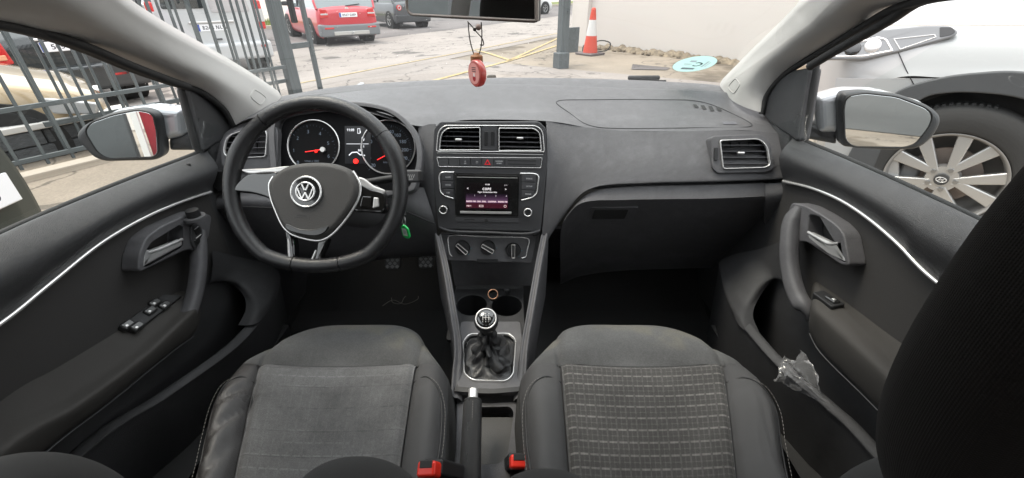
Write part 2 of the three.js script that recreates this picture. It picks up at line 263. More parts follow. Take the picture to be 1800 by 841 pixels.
function airVent(parent, pl, list, r, slats, vanes, tabPx, label) {
  const pts = outline(poly(pl, list), r).getPoints(6), vent = part('air_vent', put(slab(new THREE.Shape(pts), 0.004, 0), pl.m(0, 0, -0.052)), M.cavity, parent, label);
  const ys = pts.map(p => p.y), y0 = Math.min(...ys), y1 = Math.max(...ys), xs = pts.map(p => p.x), x0 = Math.min(...xs), x1 = Math.max(...xs);
  const wall = new THREE.Shape(pts.map(p => p.clone())), c = vec2((x0 + x1) / 2, (y0 + y1) / 2);
  wall.holes.push(new THREE.Path(pts.map(p => p.clone().lerp(c, 0.025))));
  part('vent_duct', put(slab(wall, 0.05, 0), pl.m(0, 0, -0.05)), M.black, vent);
  part('chrome_ring', ringOf(pl, list, r, 0.0034, -0.002, 0.0045), M.chrome, vent);
  for (let k = 0; k < slats; k++) {
    const y = y0 + (y1 - y0) * (k + 1) / (slats + 1), [a, b] = spanAt(pts, y), g = box(b - a - 0.004, 0.0022, 0.018, 0.001, 2);
    part('slat', put(g, pl.m((a + b) / 2, y, -0.012).multiply(new THREE.Matrix4().makeRotationX(0.12))), M.slat, vent);
  }
  for (let k = 0; k < vanes; k++) { const x = x0 + (x1 - x0) * (k + 0.8) / (vanes + 0.6); part('vane', put(box(0.0016, (y1 - y0) * 0.86, 0.014, 0.0007, 1), pl.m(x, c.y, -0.032)), M.black, vent); }
  if (tabPx) { const p = pl.xy(...tabPx); part('direction_tab', put(box(0.017, 0.0055, 0.012, 0.0026, 3), pl.m(p.x, p.y, -0.002)), M.satin, vent); }
  return vent;
}
M.slat = std(rgb(0.05, 0.05, 0.055), 0.35);
{
  // upper pad: from the glass, over the crest, to the brow above vents and instruments
  const A = pxl([[470, 181, -1.36], [497, 169, -1.39], [600, 152, -1.42], [720, 143, -1.44], [858, 137, -1.45], [960, 137, -1.45], [1060, 139, -1.44], [1180, 144, -1.42], [1272, 152, -1.38], [1310, 175, -1.3]], 'z');
  const A0 = A.map(p => p.clone().add(V(0, -0.03, -0.05)));
  const B = pxl([[445, 198, -1.28], [490, 181, -1.3], [600, 165, -1.33], [720, 156, -1.35], [858, 152, -1.36], [960, 153, -1.36], [1060, 157, -1.35], [1180, 161, -1.33], [1285, 168, -1.3], [1338, 198, -1.2]], 'z');
  const B2 = B.map(p => p.clone().add(V(0, 0.006, 0.014)));
  const C = pxl([[405, 222, -1.16], [470, 192, -1.17], [590, 176, -1.18], [715, 186, -1.19], [845, 184, -1.21], [965, 186, -1.21], [1060, 192, -1.2], [1190, 197, -1.19], [1300, 201, -1.18], [1355, 215, -1.13]], 'z');
  const D = pxl([[388, 243, -1.1], [440, 208, -1.09], [585, 186, -1.06], [738, 222, -1.07], [820, 211, -1.085], [960, 213, -1.085], [1060, 228, -1.09], [1190, 231, -1.085], [1300, 229, -1.08], [1368, 235, -1.075]], 'z');
  const body = part('upper_pad', loft([A0, A, B, B2, C, D], 120, 10), M.dash, dash);
  part('defrost_seam', tube(B.map(p => p.clone().add(V(0, 0.0035, 0.004))), 0.0022, 90, 6), M.black, body);
  // passenger fascia, falling from the brow to the glovebox gap
  const F1 = Array.from({ length: 7 }, (_, k) => along(D, (5 + k * 4 / 6) / 9));
  const F2 = pxl([[962, 285, -1.03], [1022, 279, -1.036], [1095, 280, -1.034], [1180, 279, -1.03], [1258, 277, -1.025], [1325, 275, -1.022], [1376, 277, -1.02]], 'z');
  const F3 = pxl([[957, 360, -1.0], [1000, 328, -1.004], [1070, 313, -1.004], [1160, 308, -1.002], [1250, 305, -1.0], [1330, 302, -1.0], [1377, 300, -1.0]], 'z');
  const F4 = pxl([[950, 440, -0.97], [995, 374, -0.985], [1038, 332, -0.99], [1130, 323, -0.99], [1250, 320, -0.99], [1330, 317, -0.99], [1377, 315, -0.99]], 'z');
  const F5 = F4.map(p => p.clone().add(V(0, -0.004, -0.03)));
  part('passenger_fascia', loft([F1, F2, F3, F4, F5], 90, 10), M.dash, dash);
  // airbag lid outlined by its groove on the upper pad
  const lid = [[978, 180], [984, 177], [1040, 175.5], [1099, 175], [1160, 175.5], [1217, 177], [1247, 183], [1292, 202], [1322, 219], [1318, 223], [1217, 225], [1150, 226], [1084, 226], [1048, 223.5], [1027, 217], [1003, 200]];
  part('airbag_lid_seam', tube(lid.map(([u, v]) => onto(body, u, v, 0.0002)), 0.0012, 200, 5, true), M.black, body);
  // slots near the right pillar, and the embossed word
  const sheet4 = (q, m, n, lab) => { const P = q.map(([u, v]) => onto(body, u, v, 0.0016)), g = new THREE.BufferGeometry(); g.setAttribute('position', new THREE.Float32BufferAttribute([P[0], P[1], P[2], P[0], P[2], P[3]].flatMap(p => [p.x, p.y, p.z]), 3)); g.setAttribute('uv', new THREE.Float32BufferAttribute([0, 0, 1, 0, 1, 1, 0, 0, 1, 1, 0, 1], 2)); g.computeVertexNormals(); return part(n, g, m, body, lab); };
  for (let k = 0; k < 4; k++) { const x = 1218 + 13.5 * k, t = 184.5 + k * 1.4, b = Math.min(196, 190 + k * 3); sheet4([[x + 4, b], [x + 11, b], [x + 6, t], [x, t]], M.cavity, 'defrost_slot'); }
  const aw = print(256, 64, (c, w, h) => { c.fillStyle = '#5b5b60'; c.fillRect(0, 0, w, h); c.fillStyle = '#46464a'; c.font = 'bold 46px sans-serif'; c.textAlign = 'center'; c.fillText('AIRBAG', 128, 49); });
  sheet4([[1272, 219.5], [1296, 219.5], [1293, 215], [1270, 215]], std(0xffffff, 0.5, { map: aw }), 'airbag_print');
  // glovebox: overhanging lip, then a door that falls back into shade
  const G1 = pxl([[998, 376, -0.99], [1036, 340, -0.995], [1100, 329, -0.995], [1250, 325, -0.995], [1344, 322, -0.995]], 'z');
  const G2 = pxl([[990, 390, -0.975], [1022, 360, -0.972], [1100, 356, -0.97], [1250, 354, -0.97], [1344, 351, -0.97]], 'z');
  const G3 = pxl([[985, 420, -1.03], [1020, 375, -0.99], [1100, 366, -0.985], [1250, 363, -0.985], [1344, 358, -0.985]], 'z');
  const G4 = pxl([[985, 500, -1.22], [1025, 485, -1.2], [1100, 476, -1.19], [1250, 471, -1.19], [1330, 466, -1.19]], 'z');
  part('glovebox_lid', loft([G1, G2], 50, 6), M.dash, dash);
  const gb = part('glovebox_door', loft([G2, G3, G4], 50, 8), M.dash, dash);
  const gp = new Plane(onto(gb, 1075, 377), V(1, 0, 0), onto(gb, 1075, 366).sub(onto(gb, 1075, 388)));
  part('glovebox_handle', [rect(gp, 1040, 364, 1112, 387, 0.004, -0.004, 0.003)], M.dash, gb);
  part('handle_recess', rect(gp, 1046, 367, 1098, 383, 0.003, 0.0032, 0.0042, 0.0004), M.cavity, gb);
  part('side_cover', skin(loft([pxl([[1346, 323, -0.99], [1378, 321, -0.99]], 'z'), pxl([[1346, 353, -0.968], [1376, 348, -0.968]], 'z'), pxl([[1346, 400, -1.0], [1374, 395, -1.0]], 'z')], 8, 6), 0.01), M.dash, dash);
  part('gap_filler', skin(grid((s, t) => V(0.11 + s * 0.6, 0.875 - t * 0.06, -1.06 + t * 0.03), 6, 4), 0.01), M.dash, dash);
  part('lower_panel', skin(grid((s, t) => V(0.13 + s * 0.57, 0.6 - t * 0.25, -1.2 - t * 0.15), 6, 6), 0.01), M.dash, dash);
  // right outer vent
  const rvp = new Plane(at(1305, 270, 'z', -1.012), V(1, 0.012, 0.03), V(0, 0.9, -0.42));
  const rv = [[1264, 246], [1335, 243], [1349, 256], [1355, 290], [1345, 296], [1270, 298]];
  part('vent_bezel', fit(rvp, [[1251, 239], [1340, 236], [1356, 250], [1362, 296], [1350, 303], [1262, 305], [1253, 296]], 0.012, -0.05, -0.001, 0.002, [[rv, [0.008, 0.02, 0.02, 0.012, 0.012, 0.008]]]), M.dash, dash, 'bezel around the vent above the glovebox');
  airVent(dash, rvp, rv, [0.008, 0.02, 0.02, 0.012, 0.012, 0.008], 4, 5, [1303, 269], 'air vent above the glovebox end');
  part('vent_wheel', rect(rvp, 1256, 260, 1261, 282, 0.001, -0.002, 0.003), M.black, dash);
  // left outer vent, mostly behind the wheel
  const lvp = new Plane(at(432, 268, 'z', -1.02), V(1, 0.0, -0.05), V(0, 0.9, -0.42));
  const lv = [[393, 262], [398, 240], [420, 230], [468, 228], [471, 238], [468, 277], [405, 280], [394, 272]], lvr = [0.01, 0.02, 0.02, 0.008, 0.006, 0.008, 0.01, 0.01];
  part('vent_bezel', fit(lvp, [[387, 262], [392, 240], [420, 224], [482, 221], [488, 232], [486, 300], [400, 302], [388, 292]], 0.014, -0.06, -0.001, 0.002, [[lv, lvr]]), M.dash, dash, 'bezel around the vent beside the driver door');
  airVent(dash, lvp, lv, lvr, 4, 4, null, 'air vent beside the driver door');
  const L1 = pxl([[368, 300, -1.02], [384, 250, -1.07], [410, 224, -1.1], [455, 210, -1.1], [492, 205, -1.09]], 'z');
  const L2 = pxl([[366, 318, -0.99], [388, 305, -1.005], [420, 308, -1.005], [455, 309, -1.005], [494, 308, -1.005]], 'z');
  const L3 = pxl([[366, 345, -0.99], [388, 336, -0.99], [420, 337, -0.99], [455, 338, -0.99], [494, 338, -0.99]], 'z');
  part('driver_fascia', loft([L1, L2, L3], 40, 8), M.dash, dash);
  part('light_switch', put(new THREE.CylinderGeometry(0.024, 0.026, 0.02, 28).rotateX(1.3), new THREE.Matrix4().setPosition(at(392, 318, 'z', -0.99))), M.glossSoft, dash);
  const K = [pxl([[366, 345, -0.99], [430, 338, -0.99], [560, 340, -0.99], [690, 330, -1.0], [745, 330, -1.01]], 'z'), pxl([[372, 372, -0.97], [430, 366, -0.965], [560, 372, -0.96], [690, 368, -0.975], [765, 395, -0.985]], 'z'), pxl([[385, 430, -1.05], [430, 440, -1.05], [560, 445, -1.05], [690, 445, -1.06], [768, 440, -1.03]], 'z'), pxl([[400, 480, -1.2], [450, 480, -1.2], [560, 470, -1.2], [690, 455, -1.2], [772, 450, -1.15]], 'z')];
  part('knee_panel', loft(K, 40, 8), M.dashDark, dash);
  part('panel_gap', tube(K[1].map(p => p.clone().add(V(0, 0.004, 0.003))), 0.0016, 40, 5), M.black, dash);
  for (const s of [-1, 1]) part('dash_end', put(box(0.03, 0.3, 0.3, 0.01, 2), new THREE.Matrix4().setPosition(s * 0.725, 0.815, -1.17)), M.doorPad, dash);
  // face between the instruments and the centre stack
  const S1 = pxl([[735, 225, -1.07], [752, 219, -1.07], [766, 218, -1.06]], 'z'), S2 = pxl([[738, 300, -1.03], [752, 300, -1.025], [762, 300, -1.02]], 'z'), S3 = pxl([[740, 400, -1.03], [755, 405, -1.0], [768, 410, -0.985]], 'z');
  part('stack_flank', loft([S1, S2, S3], 10, 12), M.dash, dash);
}

// ---------------------------------------------------------------- instrument cluster
const ip = new Plane(at(620, 262, 'z', -1.045), V(1, 0, 0), V(0, 0.87, -0.49));
const cluster = part('instrument_cluster', fit(ip, [[496, 218], [560, 200], [650, 198], [705, 222], [730, 258], [732, 300], [722, 330], [500, 332]], 0.02, -0.02, 0.0, 0.001), M.cavity, dash);
{
  const hoodPts = poly(ip, [[486, 332], [484, 300], [487, 206], [540, 190], [640, 184], [700, 200], [738, 240], [746, 280], [738, 318], [728, 338]]);
  const hs = curved(hoodPts).getPoints(), hc = hs.reduce((a, p) => a.add(p), vec2(0, 0)).divideScalar(hs.length);
  const hood = new THREE.Shape(hs); hood.holes.push(new THREE.Path(hs.map(p => p.clone().lerp(hc, 0.055))));
  part('instrument_hood', put(slab(hood, 0.035, 0.004, 4), ip.m(0, 0, -0.01)), M.dashDark, cluster);
  const face = print(1024, 512, (c, w, h) => {
    c.fillStyle = '#050507'; c.fillRect(0, 0, w, h);
    const dial = (cx, cy, R, from, to, list, unit) => {
      c.textAlign = 'center'; c.textBaseline = 'middle'; c.strokeStyle = '#5a6270';
      const n = (list.length - 1) * 5;
      for (let i = 0; i <= n; i++) { const a = from + (to - from) * i / n, m = i % 5 === 0; c.lineWidth = m ? 3 : 1.5; c.beginPath(); c.moveTo(cx + Math.cos(a) * R * 0.97, cy + Math.sin(a) * R * 0.97); c.lineTo(cx + Math.cos(a) * R * (m ? 0.88 : 0.92), cy + Math.sin(a) * R * (m ? 0.88 : 0.92)); c.stroke(); }
      c.fillStyle = '#7c8694'; c.font = `${R * 0.17}px sans-serif`;
      list.forEach((s, i) => { const a = from + (to - from) * i / (list.length - 1); c.fillText(s, cx + Math.cos(a) * R * 0.72, cy + Math.sin(a) * R * 0.72); });
      c.font = `${R * 0.1}px sans-serif`; c.fillText(unit, cx, cy + R * 0.4);
    };
    dial(230, 262, 178, Math.PI * 0.78, Math.PI * 2.1, ['0', '1', '2', '3', '4', '5', '6'], '1/min x 1000');
    dial(766, 268, 186, Math.PI * 0.75, Math.PI * 2.25, ['20', '40', '60', '80', '100', '120', '140', '160', '180', '200', '220', '240'], 'km/h');
  });
  const fs = curved(poly(ip, [[496, 328], [494, 262], [500, 214], [545, 200], [640, 196], [695, 208], [728, 240], [736, 275], [729, 312], [718, 328]])), fg = new THREE.ShapeGeometry(fs, 12);
  { const a = ip.xy(492, 330), b = ip.xy(742, 196), p = fg.attributes.position, q = fg.attributes.uv; for (let i = 0; i < p.count; i++) q.setXY(i, (p.getX(i) - a.x) / (b.x - a.x), (p.getY(i) - a.y) / (b.y - a.y)); }
  part('dial_face', put(fg, ip.m(0, 0, 0.001)), phy(0xffffff, 0.6, { map: face, specularIntensity: 0.25 }), cluster);
  const disp = print(256, 320, (c, w, h) => {
    c.fillStyle = '#0c0d11'; c.fillRect(0, 0, w, h); c.fillStyle = '#e8eaf0'; c.textAlign = 'left'; c.font = 'bold 30px sans-serif'; c.fillText('11:09', 20, 44); c.font = 'bold 54px sans-serif'; c.fillText('0', 165, 128);
    c.strokeStyle = '#e8eaf0'; c.lineWidth = 5; c.strokeRect(128, 22, 22, 40); c.fillRect(152, 40, 6, 20); c.fillRect(16, 150, 220, 4);
    c.font = 'bold 26px sans-serif'; c.fillText('11', 165, 184); c.fillText('86 T', 130, 216); c.beginPath(); c.moveTo(40, 250); c.lineTo(70, 225); c.lineTo(120, 222); c.lineTo(150, 245); c.lineTo(200, 250); c.lineWidth = 9; c.stroke();
  });
  part('display', plate(ip, 606, 222, 652, 288, 0.0016), std(0x000000, 0.3, { emissive: 0xffffff, emissiveMap: disp, emissiveIntensity: 0.5 }), cluster);
  for (const [u, v, r, h] of [[552, 257, 45, 0], [683, 259, 47, 0]]) {
    const c = ip.xy(u, v), R = Math.abs(ip.xy(u + r, v).x - c.x);
    part('chrome_dial_ring', put(new THREE.TorusGeometry(R, 0.0019, 10, 80), ip.m(c.x, c.y, 0.004)), M.chrome, cluster);
    part('dial_wall', put(new THREE.CylinderGeometry(R * 0.985, R * 0.96, 0.01, 64, 1, true).rotateX(Math.PI / 2), ip.m(c.x, c.y, 0.002)), M.cavity, cluster);
  }
  const needleMat = std(rgb(0.6, 0.02, 0.02), 0.5, { emissive: 0xff2020, emissiveIntensity: 0.55 });
  const lampR = std(rgb(0.5, 0.01, 0.01), 0.5, { emissive: 0xff1a10, emissiveIntensity: 1.1 }), lampA = std(rgb(0.6, 0.3, 0.02), 0.5, { emissive: 0xffa010, emissiveIntensity: 1.0 });
  const nd = (u0, v0, u1, v1) => bar(ip.hit(u0, v0).addScaledVector(ip.n, 0.006), ip.hit(u1, v1).addScaledVector(ip.n, 0.006), 0.002, 0.0015, 0.0006);
  part('needle', nd(566, 264, 538, 268), needleMat, cluster, 'lit red needle of the rev counter');
  part('needle', nd(683, 272, 664, 282), needleMat, cluster, 'lit red needle of the speedometer');
  const hub = (u, v) => { const c = ip.xy(u, v); return put(new THREE.CylinderGeometry(0.0062, 0.0062, 0.006, 24).rotateX(Math.PI / 2), ip.m(c.x, c.y, 0.006)); };
  part('needle_hub', hub(569, 264), M.satin, cluster);
  const dot = (u, v, r, m, n) => { const c = ip.xy(u, v); part(n, put(new THREE.CylinderGeometry(r, r, 0.002, 20).rotateX(Math.PI / 2), ip.m(c.x, c.y, 0.003)), m, cluster); };
  dot(556, 266.5, 0.0035, lampR, 'warning_light'); dot(626, 284, 0.006, lampR, 'warning_light'); dot(702, 268.5, 0.0052, lampA, 'warning_light');
}

// ---------------------------------------------------------------- centre stack
{
  const top = at(858, 216, 'z', -1.052), bot = at(858, 405, 'z', -0.985);
  const sp = new Plane(at(858, 310, 'z', -1.0185), V(1, -0.018, 0), top.clone().sub(bot));
  sp.o = sp.hit(858, 310);
  const v1 = [[771, 265], [774, 236], [785, 224], [845, 223], [845, 265]], r1 = [0.004, 0.012, 0.012, 0.004, 0.004], v2 = [[876, 266], [876, 224], [940, 224.5], [950, 234], [953, 266]], r2 = [0.004, 0.004, 0.012, 0.012, 0.004];
  const stack = part('centre_stack', fit(sp, [[763, 226], [774, 214], [948, 214], [960, 226], [962, 300], [951, 408], [770, 403], [759, 300]], 0.006, -0.055, 0, 0.002, [[v1, r1], [v2, r2]]), M.stack, dash);
  // twin vents
  part('vent_surround', ringOf(sp, [[766, 267], [769, 232], [780, 219.5], [944, 220], [955, 231], [958, 268]], [0.006, 0.012, 0.012, 0.012, 0.012, 0.006], 0.003, -0.001, 0.004), M.chrome, stack);
  airVent(dash, sp, v1, r1, 4, 5, [806, 245.5], 'left one of the twin air vents above the radio');
  airVent(dash, sp, v2, r2, 4, 5, [914, 243], 'right one of the twin air vents above the radio');
  part('vent_bridge', rect(sp, 848, 222, 873, 264, 0.004, -0.001, 0.003), M.button, stack);
  for (const u of [854.5, 866]) part('vent_wheel', rect(sp, u - 3, 231, u + 3, 255, 0.001, 0.001, 0.006), M.black, stack);
  part('satin_line', rect(sp, 768, 269.5, 955, 271.5, 0.001, -0.001, 0.0015, 0.0004), M.satin, stack);
  // row of switches
  part('switch_frame', ringOf(sp, [[767, 276], [954, 277], [951, 296], [771, 293.5]], 0.004, 0.0022, -0.001, 0.003), M.chrome, stack);
  const us = [770, 789, 808, 827.5, 847, 867.5, 887.5];
  for (let k = 0; k < 6; k++) part('switch', rect(sp, us[k] + 0.7, 278.2, us[k + 1] - 0.7, 292.5, 0.001, -0.001, 0.0024), M.button, stack);
  part('card_block', rect(sp, 888.5, 278.5, 950, 293.8, 0.002, -0.001, 0.0024), M.button, stack);
  for (const v of [282.2, 288.4]) part('slot', rect(sp, 893, v - 1.2, 942, v + 1.2, 0.0006, 0.0022, 0.0032, 0.0002), M.cavity, stack);
  const hz = sp.xy(857, 285.5), hzs = new THREE.Shape([vec2(-0.008, -0.006), vec2(0.008, -0.006), vec2(0, 0.008)]); hzs.holes.push(new THREE.Path([vec2(-0.0045, -0.004), vec2(0.0045, -0.004), vec2(0, 0.004)]));
  part('hazard_mark', put(slab(hzs, 0.0008, 0), sp.m(hz.x, hz.y, 0.0024)), std(rgb(0.6, 0.02, 0.03), 0.4, { emissive: 0xff1020, emissiveIntensity: 0.06 }), stack);
  const marks = print(512, 64, (c, w, h) => { c.fillStyle = '#3d3d40'; c.fillRect(0, 0, w, h); c.fillStyle = '#b8b8b8'; c.font = 'bold 17px sans-serif'; c.textAlign = 'center'; c.fillText('A', 60, 28); c.fillText('OFF', 60, 48); c.strokeStyle = '#b8b8b8'; c.lineWidth = 3; c.strokeRect(185, 22, 26, 16); c.fillText('PASSENGER', 440, 28); c.fillText('AIR BAG', 440, 48); });
  for (const [u0, u1, o] of [[808, 827.5, 0], [827.5, 847, 0.25], [867.5, 887.5, 0.745]]) { const t = marks.clone(); t.offset.set(o, 0); t.repeat.set(0.235, 1); t.needsUpdate = true; part('switch_print', plate(sp, u0 + 2, 279.6, u1 - 2, 291.2, 0.0029), std(0xffffff, 0.5, { map: t }), stack); }
  // radio
  const radio = part('radio', rect(sp, 800, 304.5, 912, 381, 0.003, -0.001, 0.004), M.gloss, dash);
  part('disc_slot_trim', rect(sp, 804, 310.6, 909.5, 313, 0.001, 0.0035, 0.0065, 0.0006), M.satin, radio);
  part('disc_slot', rect(sp, 806, 306.6, 908, 309, 0.0006, 0.0036, 0.0046, 0.0002), M.cavity, radio);
  const scr = print(512, 320, (c, w, h) => {
    c.fillStyle = '#0b0709'; c.fillRect(0, 0, w, h);
    const g = c.createLinearGradient(0, 130, 0, 235); g.addColorStop(0, '#140c16'); g.addColorStop(1, '#6a4a68'); c.fillStyle = g; c.fillRect(18, 130, 476, 105);
    c.fillStyle = '#3a1420'; c.fillRect(18, 238, 476, 60); c.fillStyle = '#f4eef0'; c.textAlign = 'center';
    c.font = 'bold 22px sans-serif'; c.fillText('11:09', 262, 30); c.font = 'bold 40px sans-serif'; c.fillText('COPE', 256, 88); c.font = 'bold 22px sans-serif'; c.fillText('Tiger Embutidos Hits', 262, 118); c.font = '18px sans-serif'; c.fillText('2/11', 470, 34);
    c.font = 'bold 40px sans-serif'; c.fillText('<', 40, 84); c.fillText('>', 470, 88); c.font = '22px sans-serif'; ['1', '2', '3', '4'].forEach((s, i) => c.fillText(s, 118 + 120 * i, 160));
    c.fillStyle = '#ffe4e4'; c.font = 'bold 24px sans-serif'; ['RADIO FM', 'CAD. DIAL', 'CADENA', 'RADIO FM'].forEach((s, i) => c.fillText(s, 76 + 120 * i, 228, 108));
    c.fillText('FM 1', 52, 282); c.fillText('☰', 120, 282); c.strokeStyle = '#ffe4e4'; c.lineWidth = 4; c.strokeRect(170, 264, 44, 18); c.beginPath(); c.arc(465, 272, 13, 0, 6.3); c.stroke();
  });
  part('touch_screen', plate(sp, 816, 320, 895, 369.5, 0.0048), phy(0x050505, 0.12, { emissive: 0xffffff, emissiveMap: scr, emissiveIntensity: 0.42, clearcoat: 1 }), radio);
  part('screen_sill', rect(sp, 809, 370.5, 899, 376, 0.001, 0.0036, 0.006, 0.0008), M.satin, radio);
  part('card_panel', rect(sp, 801, 382.5, 911, 391.5, 0.001, -0.001, 0.002), M.button, radio);
  part('card_slot', rect(sp, 816, 385, 834, 386.8, 0.0003, 0.0019, 0.0026, 0.0002), M.cavity, radio);
  { const c = sp.xy(855, 387); part('round_cover', put(new THREE.CylinderGeometry(0.0045, 0.0045, 0.003, 20).rotateX(Math.PI / 2), sp.m(c.x, c.y, 0.002)), M.glossSoft, radio); }
  const bracket = (l) => put(tube(l.map(([u, v]) => { const p = sp.xy(u, v); return V(p.x, p.y, 0.0015); }), 0.0021, 60, 8), sp.m());
  part('chrome_bracket', bracket([[797, 349], [783, 344.5], [775, 338], [773, 325], [772.5, 309], [776, 304], [798, 303]]), M.chrome, radio);
  part('chrome_bracket', bracket([[917, 352], [935, 347], [943, 340], [945, 328], [946.5, 311], [942, 306.5], [914, 305]]), M.chrome, radio);
  const keyTex = print(256, 192, (c, w, h) => { c.fillStyle = '#424245'; c.fillRect(0, 0, w, h); c.fillStyle = '#b0b0b0'; c.font = 'bold 26px sans-serif'; c.textAlign = 'center'; ['RADIO', 'MEDIA', 'CAR'].forEach((s, i) => c.fillText(s, 64, 42 + i * 64)); ['VOICE', 'SETUP', 'PHONE'].forEach((s, i) => c.fillText(s, 192, 42 + i * 64)); });
  for (let k = 0; k < 3; k++) for (const s of [0, 1]) {
    const u0 = s ? 917 : 776.5, u1 = s ? (k === 2 ? 938 : 941.5) : 797, v0 = (s ? 307.5 : 305) + k * 13.6, v1 = v0 + 12.6;
    const key = part('radio_key', rect(sp, k === 2 && !s ? u0 + 3 : u0, v0, u1, v1, 0.0016, -0.001, 0.003), M.button, radio);
    const t = keyTex.clone(); t.repeat.set(0.5, 1 / 3); t.offset.set(s * 0.5, (2 - k) / 3); t.needsUpdate = true;
    part('key_print', plate(sp, u0 + 4, v0 + 2, u1 - 2, v1 - 2, 0.0034), std(0xffffff, 0.5, { map: t }), key);
  }
  for (const [u, v] of [[780.5, 367], [927.5, 371.5]]) {
    const c = sp.xy(u, v), k = part('radio_knob', put(new THREE.CylinderGeometry(0.0108, 0.0128, 0.016, 36).rotateX(Math.PI / 2), sp.m(c.x, c.y, 0.008)), M.black, radio);
    part('chrome_ring', put(new THREE.TorusGeometry(0.0096, 0.0017, 10, 40), sp.m(c.x, c.y, 0.0165)), M.chrome, k);
  }
  part('lower_lip', put(tube([[772, 400], [790, 406], [858, 409], [930, 411], [949, 406]].map(([u, v]) => { const p = sp.xy(u, v); return V(p.x, p.y, 0); }), 0.004, 40, 8), sp.m()), M.stack, stack);
  // heater controls
  const hp = new Plane(at(857, 438, 'z', -0.985), V(1, -0.018, 0), V(0, 0.93, -0.36));
  const heat = part('heater_panel', fit(hp, [[771, 412], [946, 414], [935, 463], [787, 458]], 0.006, -0.03, 0, 0.002), M.dashDark, dash);
  part('chrome_bracket', put(tube([[795, 451], [791, 447], [788, 430], [788, 417], [792, 414.5], [860, 416.5], [926, 419], [930, 422], [927, 440], [924, 452], [917, 454]].map(([u, v]) => { const p = hp.xy(u, v); return V(p.x, p.y, 0.001); }), 0.0018, 120, 8), hp.m()), M.chrome, heat);
  for (const [u, v, a] of [[813, 436, 0.72], [857.5, 435.5, 0.52], [902, 440, -1.6]]) {
    const c = hp.xy(u, v), k = part('heater_dial', put(new THREE.CylinderGeometry(0.0185, 0.0205, 0.008, 40).rotateX(Math.PI / 2), hp.m(c.x, c.y, 0.004)), M.black, heat);
    const R = new THREE.Matrix4().makeRotationZ(-a);
    part('grip', put(box(0.038, 0.0095, 0.014, 0.003, 3), hp.m(c.x, c.y, 0.012).multiply(R)), M.glossSoft, k);
    part('chrome_edge', put(slab(ringShape([vec2(-0.0185, -0.0048), vec2(0.0185, -0.0056), vec2(0.0185, 0.0056), vec2(-0.0185, 0.0048)], 0.0017, 0.002), 0.003, 0.0006), hp.m(c.x, c.y, 0.0185).multiply(R)), M.satin, k);
    for (let i = 0; i < 7; i++) { const b = -2.4 + i * 0.8 + Math.PI / 2; part('tick', put(box(0.003, 0.0012, 0.0006, 0.0003, 1), hp.m(c.x, c.y, 0.0004).multiply(new THREE.Matrix4().makeRotationZ(b)).multiply(new THREE.Matrix4().setPosition(0.0235, 0, 0))), i < 2 ? std(rgb(0.05, 0.25, 0.3), 0.5) : M.button, k); }
  }
  part('rear_heater_key', rect(hp, 838, 455.5, 875, 462, 0.001, -0.001, 0.003), M.black, heat);
}

